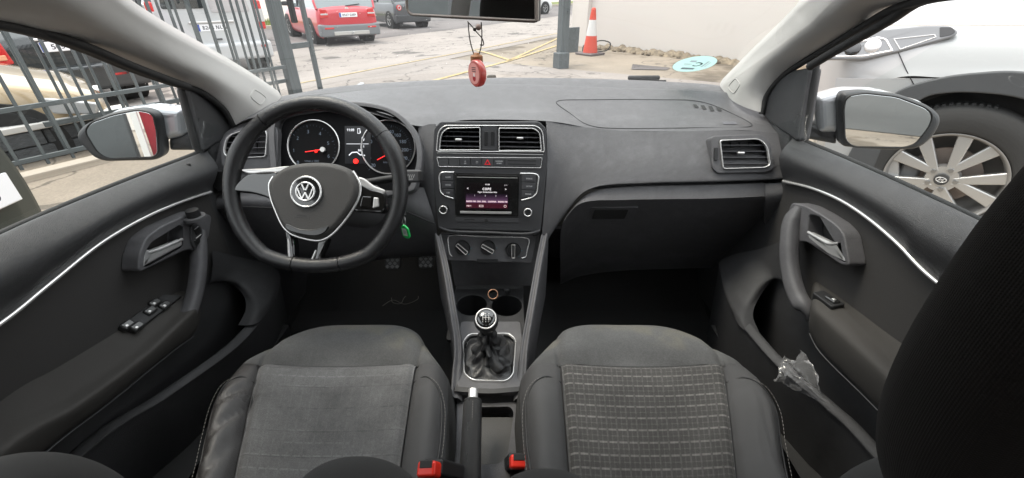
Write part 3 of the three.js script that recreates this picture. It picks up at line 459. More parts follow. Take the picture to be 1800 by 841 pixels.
// ---------------------------------------------------------------- steering wheel
{
  const wp = new Plane(at(555, 330, 't', 0.868), V(1, 0, 0), V(0, CT, -ST));
  const wheel = thing('steering_wheel', 'black leather three spoke steering wheel with chrome trimmed hub and flattened bottom', 'steering wheel', wp.o.clone());
  const sc = 0.868 / FOC, R = 149 * sc;
  const ring = []; for (let i = 0; i < 96; i++) { const a = i / 96 * Math.PI * 2; let x = Math.cos(a) * R, y = Math.sin(a) * R; const lim = -0.136; if (y < lim) y = lim + (y - lim) * 0.62; ring.push(V(x, y, 0)); }
  const rc = new THREE.CatmullRomCurve3(ring, true), fr = 240, rd = 20;
  const rimG = grid((s, t) => {
    const p = rc.getPoint(s), q = rc.getPoint((s + 0.001) % 1), d = q.sub(p).normalize(), n = V(d.y, -d.x, 0), a = t * Math.PI * 2, ang = Math.atan2(p.y, p.x);
    const bump = Math.exp(-Math.pow((ang - 0.42) / 0.22, 2)) + Math.exp(-Math.pow((Math.abs(ang) - 2.72) / 0.22, 2)) * (ang > 0 ? 1 : 0);
    const r = 0.0156 + 0.0022 * bump - 0.0006 * Math.cos(2 * a);
    return p.addScaledVector(n, Math.cos(a) * r * 1.02).add(V(0, 0, Math.sin(a) * r * 0.95));
  }, fr, rd);
  part('rim', put(rimG, wp.m()), M.rim, wheel);
  for (const deg of [38, 128, 255, 287]) { const a = deg / 360, p = rc.getPoint(a), q = rc.getPoint(a + 0.002), d = q.clone().sub(p).normalize(), g = new THREE.TorusGeometry(0.0158, 0.0005, 6, 36), m = new THREE.Matrix4().makeBasis(V(d.y, -d.x, 0), V(0, 0, 1), d).setPosition(p); part('rim_seam', put(put(g, m), wp.m()), M.black, wheel); }
  const W = l => l.map(([u, v]) => wp.xy(u, v));
  const padPx = [[479, 325], [486, 312], [510, 295], [550, 288], [597, 291], [622, 303], [634, 325], [634, 342], [627, 360], [605, 392], [582, 415], [565, 422], [540, 419], [515, 410], [502, 397], [490, 372], [481, 347]];
  const pad = part('hub_pad', put(slab(curved(W(padPx)), 0.042, 0.012, 6), wp.m(0, 0, -0.022)), std(rgb(0.042, 0.04, 0.038), 0.55, { bumpMap: grain, bumpScale: 0.0005 }), wheel);
  const pc = wp.xy(556, 350), edge = W([...padPx.slice(5), padPx[0], padPx[1]]).map(p => p.lerp(pc, -0.012)).map(p => V(p.x, p.y, 0.009));
  part('chrome_trim', put(tube(edge, 0.0028, 140, 8), wp.m()), M.chrome, wheel);
  part('pad_foot', put(slab(curved(W([[512, 403], [540, 413], [566, 415], [580, 408], [585, 398], [560, 404], [535, 403], [512, 395]])), 0.006, 0.002, 3), wp.m(0, 0, 0.0165)), M.glossSoft, pad);
  // emblem: chrome ring, black dish and a ringed monogram
  const e = wp.xy(547, 339.5);
  const dish = part('emblem', put(new THREE.CylinderGeometry(0.029, 0.03, 0.006, 48).rotateX(Math.PI / 2), wp.m(e.x, e.y, 0.0205)), M.gloss, wheel);
  part('chrome_ring', put(new THREE.TorusGeometry(0.0295, 0.002, 12, 60), wp.m(e.x, e.y, 0.0225)), M.chrome, dish);
  part('badge_ring', put(new THREE.TorusGeometry(0.0178, 0.0019, 12, 50), wp.m(e.x, e.y, 0.0255)), M.chrome, dish);
  const st = [];
  const seg = (x0, y0, x1, y1) => st.push(bar(V(x0, y0, 0.0255), V(x1, y1, 0.0255), 0.0034, 0.003, 0.0008));
  seg(-0.0072, 0.0158, -0.0012, 0.0022); seg(0.0072, 0.0158, 0.0012, 0.0022); seg(-0.0155, 0.0072, -0.0066, -0.0152); seg(-0.0066, -0.0152, 0, -0.002); seg(0, -0.002, 0.0066, -0.0152); seg(0.0066, -0.0152, 0.0155, 0.0072);
  part('badge_letters', put(merge(st), wp.m(e.x, e.y, 0)), M.chrome, dish);
  const word = print(256, 64, (c, w, h) => { c.fillStyle = '#3b3a39'; c.fillRect(0, 0, w, h); c.fillStyle = '#121212'; c.font = 'bold 44px sans-serif'; c.textAlign = 'center'; c.fillText('AIRBAG', 128, 48); });
  { const a = wp.xy(539, 380.5); part('airbag_print', put(new THREE.PlaneGeometry(0.03, 0.0068), wp.m(a.x, a.y, 0.0204).multiply(new THREE.Matrix4().makeRotationZ(-0.09))), std(0xffffff, 0.55, { map: word }), pad); }
  // spokes
  const spoke = (l, h, mat, lab) => part('spoke', put(slab(curved(W(l)), h, 0.005, 5), wp.m(0, 0, -0.02)), mat, wheel, lab);
  const ls = spoke([[412, 336], [424, 318], [440, 306], [472, 303], [492, 303], [490, 330], [487, 354], [468, 347], [445, 341], [425, 339]], 0.028, M.gloss, 'gloss black left spoke');
  part('silver_inlay', put(slab(curved(W([[428, 300], [470, 297], [512, 294], [500, 303], [470, 305], [440, 306.5]])), 0.012, 0.003, 3), wp.m(0, 0, -0.004)), M.satin, ls);
  const rs = spoke([[625, 330], [634, 324], [655, 333], [676, 340], [680, 356], [675, 374], [650, 374], [622, 370]], 0.028, M.gloss, 'gloss black right spoke with keys');
  part('silver_inlay', put(slab(curved(W([[632, 313], [640, 314], [658, 327], [678, 336], [676, 342], [655, 335], [636, 326]])), 0.012, 0.003, 3), wp.m(0, 0, -0.004)), M.satin, rs);
  part('spoke_key', put(slab(outline(W([[640, 346], [656, 347], [654, 366], [636, 364]]), 0.003), 0.006, 0.0015), wp.m(0, 0, 0.006)), M.gloss, rs);
  part('spoke_key', put(slab(outline(W([[660, 348], [668, 349], [669, 364], [658, 367]]), 0.002), 0.006, 0.0015), wp.m(0, 0, 0.006)), M.satin, rs);
  const bl = spoke([[503, 405], [514, 412], [518, 430], [520, 452], [528, 462], [548, 464], [556, 440], [560, 424], [576, 420], [566, 448], [560, 470], [538, 478], [516, 474], [506, 462], [504, 430]], 0.024, M.gloss, 'forked lower spoke');
  part('silver_inlay', put(tube(W([[509, 420], [510, 445], [514, 462], [532, 467], [546, 464], [552, 452], [557, 440]]).map(p => V(p.x, p.y, 0.004)), 0.0024, 60, 8), wp.m()), M.satin, bl);
  // column behind the wheel with its stalk
  const col = thing('steering_column', 'black steering column shroud behind the steering wheel with wiper stalk on its side', 'steering column', at(590, 345, 'z', -0.93));
  const c0 = wp.pt(0.02, -0.01, -0.03), c1 = wp.pt(0.03, -0.02, -0.2);
  part('shroud', tube([c0, c0.clone().lerp(c1, 0.5), c1], 0.058, 20, 28), M.dashDark, col);
  const stk = part('wiper_stalk', tube([at(640, 322, 'z', -0.9), at(690, 314, 'z', -0.89), at(712, 311, 'z', -0.885)], 0.0085, 20, 12), M.black, col);
  const sg = new Plane(at(727, 311, 'z', -0.88), V(1, 0.02, 0.05), V(0, 0.9, -0.4));
  part('stalk_grip', rect(sg, 711, 299, 741, 321, 0.006, -0.016, 0.008, 0.004), M.button, stk);
  part('stalk_end', rect(sg, 736, 300.5, 743, 319, 0.003, -0.014, 0.0088, 0.002), M.black, stk);
  const sm = print(128, 96, (c, w, h) => { c.fillStyle = '#444446'; c.fillRect(0, 0, w, h); c.strokeStyle = '#c0c0c0'; c.lineWidth = 5; for (let i = 0; i < 4; i++) { c.beginPath(); c.moveTo(20 + i * 22, 66); c.lineTo(34 + i * 22, 30); c.stroke(); } c.fillStyle = '#c0c0c0'; c.font = 'bold 24px sans-serif'; c.fillText('OFF', 40, 90); });
  part('stalk_print', plate(sg, 714, 302, 735, 318, 0.0086), std(0xffffff, 0.5, { map: sm }), stk);
  part('left_stalk', tube([at(470, 322, 'z', -0.9), at(440, 330, 'z', -0.89), at(418, 334, 'z', -0.885)], 0.008, 16, 10), M.black, col);
}

// ---------------------------------------------------------------- doors
function makeDoor(side, L, label) {
  const X = v => side * v, door = thing('front_door', label, 'car door', V(X(0.72), 0.3, -0.4), 'front doors of the car');
  const line = (list, x, rear = 0.008) => { const p = list.map(([u, v, xx]) => at(u, v, 'x', X(xx ?? x))), e = p[p.length - 1]; return [...p, V(e.x, e.y + rear * 0.6, Math.max(-0.2, e.z + 0.05)), V(e.x, e.y + rear, 0.22)]; };
  const s0 = line(L.sill, 0.724), s1 = line(L.sill.map(([u, v]) => [u, v + 5]), 0.706), ch = line(L.chrome, 0.692);
  const mid = s1.map((p, i) => p.clone().lerp(ch[i], 0.45).add(V(-side * 0.022, 0.004, 0)));
  const s00 = s0.map(p => p.clone().add(V(side * 0.02, -0.05, 0)));
  const ch2 = ch.map(p => p.clone().add(V(side * 0.008, -0.004, 0)));
  const pad = part('upper_pad', loft([s00, s0, s1, mid, ch, ch2], 80, 8), M.doorPad, door);
  part('window_seal', tube(s0.map(p => p.clone().add(V(side * 0.004, 0.003, 0))), 0.006, 80, 8), M.rubber, pad);
  part('chrome_strip', tube(ch.map(p => p.clone().add(V(-side * 0.001, -0.001, 0))), 0.0034, 80, 8), M.chrome, door);
  // inner sheet, fabric above and plastic below
  const top = ch.map(p => p.clone().add(V(side * 0.006, -0.002, 0)));
  const inset = part('fabric_inset', loft([top, top.map(p => V(X(0.702), p.y - 0.06, p.z)), top.map(p => V(X(0.704), 0.66, p.z))], 60, 6), M.doorInset, door);
  part('lower_panel', skin(grid((a, b) => V(X(0.704 + 0.004 * b), 0.66 - b * 0.34, -1.3 + a * 1.52), 30, 8), side * 0.02), M.doorLow, door);
  part('front_edge', skin(grid((a, b) => V(X(0.704), 0.86 - b * 0.22, -1.3 + a * 0.36), 6, 6), side * 0.02), M.doorLow, door);
  // armrest: back edge, crest, inboard edge, lower edge
  const nose = at(...L.armNose, 'x', X(0.665));
  const arm = ['armBack', 'armCrest', 'armEdge', 'armLow'].map((k, i) => [nose.clone(), ...line(L[k], [0.702, 0.668, 0.636, 0.654][i], 0.01)]);
  arm.push(arm[3].map((p, i) => i ? p.clone().add(V(side * 0.05, 0.01, 0)) : p.clone()));
  const armMesh = part('armrest', loft(arm, 70, 8), M.armrest, door);
  part('armrest_seam', tube(arm[3].slice(1).map(p => p.clone().add(V(-side * 0.002, -0.003, 0))), 0.0013, 60, 6), M.button, door);
  // map pocket: rim strip, its outer wall and a dark floor
  const rim = L.rim.map(([u, v, x]) => at(u, v, 'x', X(x))), e = rim[rim.length - 1]; rim.push(V(e.x, e.y + 0.02, -0.1), V(e.x, e.y + 0.03, 0.2));
  const rimIn = rim.map((p, i) => V(p.x + side * 0.022, p.y + 0.008, p.z + (i < 2 ? 0.02 : 0)));
  const rimDn = rim.map(p => V(p.x + side * 0.004, p.y - 0.02, p.z)), rimFt = rim.map(p => V(p.x + side * 0.03, 0.3, p.z));
  const pk = part('map_pocket', loft([rimIn.map(p => p.clone().add(V(side * 0.004, -0.03, 0))), rimIn, rim, rimDn, rimFt], 70, 6), M.doorLow, door);
  part('pocket_floor', grid((a, b) => V(X(0.704 - b * 0.09), 0.42, -0.95 + a * 1.1), 8, 4), M.cavity, pk);
  const ff = L.frame.map(([u, v, x]) => at(u, v, 'x', X(x))), fi = L.frameIn.map(([u, v, x]) => at(u, v, 'x', X(x)));
  part('pocket_frame', loft([ff, ff.map((p, i) => p.clone().lerp(fi[i], 0.5).add(V(-side * 0.006, 0, 0))), fi, fi.map(p => p.clone().add(V(side * 0.03, 0, 0)))], 40, 6), M.doorLow, door);
  // grab handle and release bezel
  const pl = new Plane(V(X(0.69), 0.78, -0.75), V(0, 0, side), V(0, 1, 0));
  const grip = L.grip.map(([u, v, x]) => at(u, v, 'x', X(x)));
  const gc = new THREE.CatmullRomCurve3(grip);
  part('grab_handle', grid((a, b) => { const p = gc.getPoint(a), t = gc.getTangent(a), n = V(-side, 0.35, 0.25 * side * 0), w = n.clone().cross(t).normalize(), q = b * Math.PI * 2, k = 0.6 + 0.4 * Math.min(1, Math.min(a, 1 - a) * 8), cs = Math.cos(q), sn = Math.sin(q); return p.clone().addScaledVector(w, L.gripW * k * Math.sign(cs) * Math.pow(Math.abs(cs), 0.7)).addScaledVector(n.normalize(), 0.017 * Math.sign(sn) * Math.pow(Math.abs(sn), 0.7)); }, 40, 24), M.dashDark, door);
  const bez = outline(poly(pl, L.bezel), 0.012), hole = outline(poly(pl, L.cup), 0.01); bez.holes.push(new THREE.Path(hole.getPoints(8)));
  const bz = part('release_bezel', put(slab(bez, 0.034, 0.003, 3), pl.m(0, 0, -0.012)), M.dashDark, door);
  part('release_cup', put(slab(hole, 0.004, 0), pl.m(0, 0, -0.03)), M.cavity, bz);
  const lev = part('release_lever', put(slab(outline(poly(pl, L.lever), 0.004), 0.014, 0.004, 4), pl.m(0, 0, 0.008)), M.silverPaint, door);
  part('lever_edge', tube(L.leverEdge.map(([u, v]) => pl.hit(u, v).addScaledVector(pl.n, 0.02)), 0.0035, 20, 8), M.silverPaint, lev);
  // black corner piece ahead of the window, division bar and glass
  const sail = L.sail.map(([u, v]) => at(u, v, 'x', X(0.715))), sl = new Plane(V(X(0.715), 1.0, -1.0), V(0, 0, side), V(0, 1, 0));
  part('corner_piece', put(slab(outline(poly(sl, L.sail), 0.012), 0.03, 0.006, 4), sl.m(0, 0, -0.02)), M.doorPad, door);
  part('window_bar', tube(L.bar.map(([u, v]) => at(u, v, 'x', X(0.72))), 0.0085, 12, 8), M.rubber, door);
  part('upper_seal', tube(L.seal.map(([u, v]) => at(u, v, 'x', X(0.685))).concat([V(X(0.645), 1.27, -0.35), V(X(0.63), 1.3, 0.2)]), 0.009, 60, 8), M.rubber, door);
  part('window_glass', grid((a, b) => { const z = -1.0 + a * 1.2, y1 = 0.93 + (1.31 - 0.93) * smooth01((z + 1.1) / 0.75) ; return V(X(0.735 - 0.09 * b), 0.9 + (y1 - 0.86) * b, z); }, 12, 6), M.glass, door);
  part('outer_skin', skin(grid((a, b) => V(X(0.80 + 0.05 * Math.sin(b * 2.7) - 0.06 * b), 0.28 + b * 0.62, -1.25 + a * 1.47), 12, 10), side * 0.01), M.ownPaint, door);
  return { door, pl, armMesh };
}
const DL = {
  sill: [[366, 264], [342, 275], [270, 303], [200, 331], [100, 373], [0, 418]], chrome: [[369, 337], [335, 348], [265, 376], [180, 424], [80, 503], [0, 567]],
  armNose: [352, 560], armBack: [[318, 512], [206, 583], [100, 647], [0, 706]], armCrest: [[336, 532], [238, 612], [120, 694], [0, 757]], armEdge: [[343, 548], [262, 622], [140, 712], [25, 782]], armLow: [[338, 590], [300, 617], [190, 706], [77, 793]],
  rim: [[492, 488, 0.635], [483, 530, 0.61], [463, 560, 0.6], [412, 615, 0.605], [300, 697, 0.64], [151, 800, 0.68]],
  frame: [[372, 440, 0.695], [420, 452, 0.685], [470, 466, 0.66], [492, 486, 0.635], [483, 530, 0.61], [463, 560, 0.6]], frameIn: [[366, 500, 0.698], [392, 494, 0.69], [425, 500, 0.665], [448, 520, 0.63], [452, 545, 0.605], [440, 572, 0.605]],
  grip: [[348, 408, 0.682], [349, 440, 0.668], [348, 475, 0.66], [343, 510, 0.656], [333, 545, 0.654], [322, 570, 0.657], [310, 588, 0.69]], gripW: 0.0125,
  bezel: [[222, 480], [224, 448], [236, 418], [262, 399], [298, 383], [326, 371], [356, 379], [350, 420], [330, 440], [308, 440]], cup: [[228, 472], [231, 445], [243, 424], [297, 392], [306, 398], [304, 436], [240, 472]],
  lever: [[302, 420], [303, 432], [264, 452], [229, 471], [233, 437], [248, 441]], leverEdge: [[303, 421], [280, 431], [255, 441], [240, 445]],
  sail: [[321, 153], [358, 160], [386, 178], [408, 205], [412, 224], [385, 246], [352, 268]], bar: [[318, 150], [328, 190], [340, 240], [352, 270]], seal: [[330, 153], [290, 139], [225, 114], [143, 80], [0, 38]],
};
const DR = {
  sill: [[1392, 240], [1412, 251], [1480, 280], [1560, 316], [1640, 354], [1712, 389]], chrome: [[1378, 318], [1430, 331], [1480, 352], [1530, 385], [1580, 428], [1640, 488]],
  armNose: [1424, 560], armBack: [[1430, 500], [1456, 509], [1556, 583], [1660, 662]], armCrest: [[1432, 516], [1470, 540], [1560, 622], [1650, 705]], armEdge: [[1428, 545], [1460, 575], [1545, 655], [1630, 740]], armLow: [[1426, 585], [1440, 612], [1527, 700], [1610, 785]],
  rim: [[1264, 462, 0.635], [1272, 505, 0.605], [1289, 551, 0.585], [1327, 602, 0.585], [1372, 651, 0.6], [1449, 718, 0.625], [1527, 797, 0.645]],
  frame: [[1372, 425, 0.695], [1335, 438, 0.685], [1290, 448, 0.66], [1264, 464, 0.635], [1272, 505, 0.605], [1289, 551, 0.585]], frameIn: [[1378, 496, 0.695], [1358, 489, 0.685], [1334, 497, 0.655], [1310, 530, 0.615], [1302, 556, 0.585], [1312, 583, 0.585]],
  grip: [[1412, 366, 0.678], [1394, 388, 0.662], [1388, 425, 0.653], [1389, 470, 0.65], [1400, 515, 0.65], [1417, 546, 0.655], [1434, 572, 0.69]], gripW: 0.0165,
  bezel: [[1514, 468], [1504, 412], [1488, 394], [1462, 377], [1434, 362], [1408, 356], [1398, 385], [1404, 425], [1436, 425], [1500, 466]], cup: [[1510, 462], [1500, 412], [1487, 398], [1455, 380], [1440, 377], [1437, 412], [1496, 460]],
  lever: [[1438, 408], [1439, 421], [1475, 448], [1506, 461], [1501, 423], [1480, 427]], leverEdge: [[1438, 409], [1456, 419], [1476, 429], [1494, 428]],
  sail: [[1432, 118], [1400, 124], [1372, 142], [1350, 172], [1343, 200], [1368, 222], [1410, 250]], bar: [[1434, 116], [1428, 160], [1418, 210], [1409, 250]], seal: [[1424, 117], [1460, 95], [1515, 64], [1570, 32], [1622, 0]],
};
{
  const { door, pl, armMesh } = makeDoor(-1, DL, 'driver side front door with window switches, silver release lever and mirror knob');
  // lock keys, mirror knob and window switches
  const lk = part('lock_switch', put(slab(outline(poly(pl, [[314, 397], [326, 394], [335, 405], [334, 436], [320, 437], [315, 425]]), 0.006), 0.005, 0.001), pl.m(0, 0, 0.022)), M.button, door);
  for (const v of [406, 425]) { const c = pl.xy(324.5, v); part('lock_key', put(box(0.017, 0.0155, 0.004, 0.003, 3), pl.m(c.x, c.y, 0.0275)), M.glossSoft, lk); }
  { const c = pl.xy(325, 416); part('key_line', put(box(0.018, 0.0016, 0.002, 0.0006, 1), pl.m(c.x, c.y, 0.0295)), M.satin, lk); }
  const kp = at(341, 381, 'x', -0.655), kn = part('mirror_knob', put(new THREE.CylinderGeometry(0.0125, 0.0135, 0.016, 28), new THREE.Matrix4().setPosition(kp.x, kp.y + 0.008, kp.z)), M.black, door);
  part('knob_base', put(new THREE.CylinderGeometry(0.021, 0.022, 0.006, 32), new THREE.Matrix4().setPosition(kp.x, kp.y - 0.002, kp.z)), M.dashDark, kn);
  const onArm = (m, u, v) => onto(m, u, v), q1 = onArm(armMesh, 215, 580), q2 = onArm(armMesh, 290, 527), q3 = onArm(armMesh, 250, 580), sw = new Plane(onArm(armMesh, 256, 556), q2.clone().sub(q1), q1.clone().sub(q3));
  const panel = part('window_switch_panel', fit(sw, [[203, 581], [284, 521], [318, 524], [238, 586]], 0.006, -0.012, 0.008, 0.002), M.black, door);
  for (const [u, v] of [[220, 577], [237, 580], [268, 538], [286, 542], [260, 552]]) { const c = sw.xy(u, v); const k = part('window_switch', put(box(0.024, 0.016, 0.012, 0.004, 3), sw.m(c.x, c.y, 0.0075)), M.glossSoft, panel); part('switch_tip', put(box(0.006, 0.006, 0.003, 0.0015, 2), sw.m(c.x - 0.006, c.y - 0.002, 0.0138)), M.satin, k); }
  const r = makeDoor(1, DR, 'passenger side front door with one window switch and a silver release lever');
  const r1 = onArm(r.armMesh, 1440, 520), r2 = onArm(r.armMesh, 1478, 545), r3 = onArm(r.armMesh, 1450, 540), sr = new Plane(onArm(r.armMesh, 1460, 532), r2.clone().sub(r1), r1.clone().sub(r3));
  const p2 = part('window_switch_panel', fit(sr, [[1427, 519], [1448, 515], [1486, 540], [1462, 545]], 0.005, -0.012, 0.007, 0.002), M.black, r.door);
  { const c = sr.xy(1462, 533), k = part('window_switch', put(box(0.026, 0.016, 0.012, 0.004, 3), sr.m(c.x, c.y, 0.006)), M.glossSoft, p2); part('switch_tip', put(box(0.007, 0.006, 0.003, 0.0015, 2), sr.m(c.x + 0.006, c.y - 0.002, 0.0125)), M.satin, k); }
  // pin on the left sill
  part('sill_pin', put(new THREE.CylinderGeometry(0.004, 0.0055, 0.008, 14), new THREE.Matrix4().setPosition(at(331, 291, 'x', -0.7))), M.rubber, door);
  // exterior mirrors, each fixed to its door
  const mirror = (d, side, xm, zp, shell, glassPx, cap, foot, yaw, pitch) => {
    const n = V(-side * Math.sin(yaw) * -1, Math.sin(pitch), Math.cos(yaw)).normalize();
    const o = at(...zp, 'x', xm), mp = new Plane(o, V(Math.cos(yaw), 0, -n.x), V(0, 1, -pitch));
    const sh = outline(poly(mp, shell), 0.02);
    const m = part('exterior_mirror', put(slab(sh, 0.05, 0.014, 5), mp.m(0, 0, -0.052)), std(rgb(0.03, 0.032, 0.034), 0.5), d);
    part('mirror_glass', put(slab(outline(poly(mp, glassPx), 0.012), 0.003, 0.0006), mp.m(0, 0, 0.0005)), M.mirror, m);
    part('glass_rim', put(slab(ringShape(outline(poly(mp, glassPx), 0.012), -0.004), 0.006, 0.001), mp.m(0, 0, -0.001)), M.rubber, m);
    part('painted_cap', put(slab(outline(poly(mp, cap), 0.016), 0.07, 0.02, 5), mp.m(0, 0, -0.1)), M.ownPaint, m);
    part('mirror_foot', put(slab(outline(poly(mp, foot), 0.008), 0.05, 0.012, 4), mp.m(0, 0, -0.09)), std(rgb(0.03, 0.032, 0.034), 0.5), m);
  };
  mirror(door, -1, -0.92, [215, 240], [[126, 243], [140, 222], [190, 199], [245, 191], [276, 200], [283, 240], [285, 276], [268, 284], [180, 286], [160, 279]], [[151, 231], [160, 217], [200, 203], [243, 194.5], [268, 200], [275, 232], [277, 268], [270, 275], [190, 278], [172, 266]], [[135, 228], [190, 196], [250, 189], [311, 195], [316, 244], [285, 252], [200, 262]], [[282, 250], [322, 240], [330, 272], [284, 272]], -0.26, 0.09);
  mirror(r.door, 1, 0.9, [1560, 215], [[1476, 175], [1484, 163], [1520, 160], [1590, 168], [1640, 188], [1662, 208], [1648, 240], [1620, 264], [1560, 266], [1486, 260], [1478, 250]], [[1484, 190], [1489, 170], [1520, 165], [1575, 171], [1625, 190], [1638, 202], [1632, 222], [1608, 252], [1590, 258], [1500, 257], [1486, 245]], [[1440, 174], [1490, 160], [1560, 161], [1640, 184], [1655, 206], [1600, 240], [1444, 240]], [[1424, 222], [1482, 230], [1482, 262], [1418, 250]], -0.33, 0.07);
}

// ---------------------------------------------------------------- seats
const clothBase = mott([86, 84, 82], 0.16, 6, 0.4);
function checkTex(fade) {
  return tex(512, (u, v) => {
    const n = 16, x = u * 21, y = v * n, fx = x - Math.floor(x), fy = y - Math.floor(y);
    let k = 64 + 16 * (hash((u * 512) | 0, (v * 512) | 0) - 0.5) + 18 * (fbm(u, v, 8, 4) - 0.5);
    k += 9 * Math.sin(u * 512 * 1.57) * Math.sin(v * 512 * 1.57);
    if (fy < 0.13 && fx > 0.2) k += 36 * fade * (0.8 + 0.4 * hash(x | 0, y | 0)); if (fx < 0.16) k += (fy > 0.2 && fy < 0.45 ? 6 : 15) * fade; if (fx > 0.5 && fx < 0.62) k += 9 * fade; if (fy > 0.5 && fy < 0.6) k += 14 * fade * (fx > 0.5 ? 1 : 0.4);
    return [k * 1.005, k * 0.985, k * 0.965];
  }, 0.35);
}
const faded = tex(512, (u, v) => {
  const x = u * 21, y = v * 16, fx = x - Math.floor(x), fy = y - Math.floor(y); let k = 84 + 26 * (hash((u * 512) | 0, (v * 512) | 0) - 0.5) + 46 * (fbm(u, v, 5, 6) - 0.5) + 12 * (fbm(u, v, 60, 2) - 0.5);
  if (fy < 0.12 && fx > 0.22) k += 15 * smooth01((fbm(u, v, 3, 3) - 0.38) * 5); if (fx < 0.12) k += 4; if (Math.floor(y) % 2 === 0 && fy > 0.9) k -= 16 * vnoise(u * 40, v * 4, 40);
  return [k * 0.995, k * 0.99, k * 0.995];
}, 0.35);
const dusty = tex(256, (u, v) => { let k = 78 + 12 * (hash((u * 256) | 0, (v * 256) | 0) - 0.5) + 34 * (fbm(u, v, 4, 5) - 0.5); const st = smooth01((fbm(u + 0.3, v, 3, 4) - 0.56) * 8); return [k + 12 * st, k + 10 * st, k + 4 * st]; }, 0.42);
const S = {
  check: std(0xffffff, 0.95, { map: checkTex(1), bumpMap: weave, bumpScale: 0.0008 }), worn: std(0xffffff, 0.55, { map: faded, bumpMap: weave, bumpScale: 0.0007 }),
  cloth: std(0xffffff, 0.85, { map: dusty, bumpMap: weave, bumpScale: 0.0006 }), clothDark: std(rgb(0.05, 0.049, 0.05), 0.8, { bumpMap: weave, bumpScale: 0.0006, roughnessMap: wear }),
  hide: std(rgb(0.035, 0.033, 0.033), 0.38, { bumpMap: grain, bumpScale: 0.0004, roughnessMap: wear }), back: std(rgb(0.034, 0.033, 0.032), 0.85, { bumpMap: weave, bumpScale: 0.0007 }), head: std(rgb(0.018, 0.016, 0.015), 1, { bumpMap: weave, bumpScale: 0.0004 }),
};
function makeSeat(side, edges, mats, label, mood) {
  const g = thing('front_seat', label, 'car seat', V(side * 0.305, 0.28, -0.42), 'front seats');
  const lerpz = (tab, z) => { for (let i = 0; i < tab.length - 1; i++) if (z <= tab[i + 1][0] || i === tab.length - 2) { const k = (z - tab[i][0]) / (tab[i + 1][0] - tab[i][0]); return tab[i][1] + (tab[i + 1][1] - tab[i][1]) * Math.max(0, Math.min(1, k)); } };
  const zs = -0.617, zb = -0.2, yTop = z => 0.618 - 0.05 * smooth01((z - zs) / 0.35) - 0.012 * smooth01((z + 0.4) / 0.15);
  const X = (z, e) => { const o0 = lerpz(edges.o0, z), s0 = lerpz(edges.s0, z), s1 = lerpz(edges.s1, z), o1 = lerpz(edges.o1, z); return e < 1 ? o0 + (s0 - o0) * e : e < 2 ? s0 + (s1 - s0) * (e - 1) : s1 + (o1 - s1) * (e - 2); };
  const dip = d => -0.007 * Math.exp(-d * d / 0.00006);
  const creases = mood.creases || [];
  // e: 0..1 left bolster, 1..2 middle, 2..3 right bolster
  const surf = (e, z) => {
    const x = X(z, e), s0 = X(z, 1), s1 = X(z, 2); let y = yTop(z);
    const bol = k => 0.038 * Math.sin(Math.min(1, k * 1.1) * Math.PI * 0.62) * smooth01((z + 0.64) / 0.14) * (0.75 + 0.6 * smooth01((z + 0.5) / 0.3)) - 0.05 * Math.pow(k, 5);
    if (e < 1) y += bol(1 - e); else if (e > 2) y += bol(e - 2); else { const m = (e - 1.5) * 2; y += -0.010 * (1 - m * m) + 0.006; }
    y += dip(x - s0) + dip(x - s1) + dip(z - zs) * (e > 0.9 && e < 2.1 ? 1 : 0.3);
    for (const [x0, z0, x1, z1, dep, wid] of creases) { const dx = x1 - x0, dz = z1 - z0, t = Math.max(0, Math.min(1, ((x - x0) * dx + (z - z0) * dz) / (dx * dx + dz * dz))), d = Math.hypot(x - x0 - t * dx, z - z0 - t * dz); y -= dep * Math.exp(-d * d / (wid * wid)) * Math.sin(Math.PI * Math.min(1, 0.15 + t * 0.85)); }
    y += 0.003 * (fbm((x + 3) * 0.9 % 1, (z + 5) * 0.9 % 1, 6, 3) - 0.5);
    return V(x, y, z);
  };
  const zF = w => -0.805 + 0.19 * Math.pow(w, 3.6);
  const ease = t => t + 0.12 * Math.sin(2 * Math.PI * t) * -1;
  const bodyPart = (name, e0, e1, mat, lab, n = 34) => part(name, grid((s, t) => surf(e0 + (e1 - e0) * ease(s), zb + (zs - zb) * ease(t)), n, 70), mat, g, lab);
  bodyPart('seat_insert', 1, 2, mats.insert, mood.insertLabel, 60);
  bodyPart('seat_bolster', 0, 1, mats.bolL, mood.bolL); bodyPart('seat_bolster', 2, 3, mats.bolR, mood.bolR);
  // front roll of the cushion
  const roll = (e, t) => {
    const p = surf(e, zs), ph = t * 1.75, x0 = p.x, xm = (X(zs, 0) + X(zs, 3)) / 2, w = Math.min(1, Math.abs(x0 - xm) / ((X(zs, 3) - X(zs, 0)) / 2)), f = zF(w);
    const z = zs + (f - zs) * Math.pow(Math.sin(Math.min(ph, Math.PI / 2)), 0.8), y = p.y - (t > 0 && e > 0.9 && e < 2.1 ? dip(0) * smooth01(t * 12) : 0) + 0.006 * Math.sin(Math.min(1, t * 2) * Math.PI) - 0.117 * Math.pow(1 - Math.cos(ph), 1.25) - 0.06 * Math.pow(w, 4) * smooth01(t * 2.2);
    return V(xm + (x0 - xm) * (1 - 0.2 * t * w * w), y, z);
  };
  part('seat_front', grid((s, t) => roll(s < 0.2 ? s / 0.2 : s > 0.8 ? 2 + (s - 0.8) / 0.2 : 1 + (s - 0.2) / 0.6, t), 90, 34), mats.front, g);
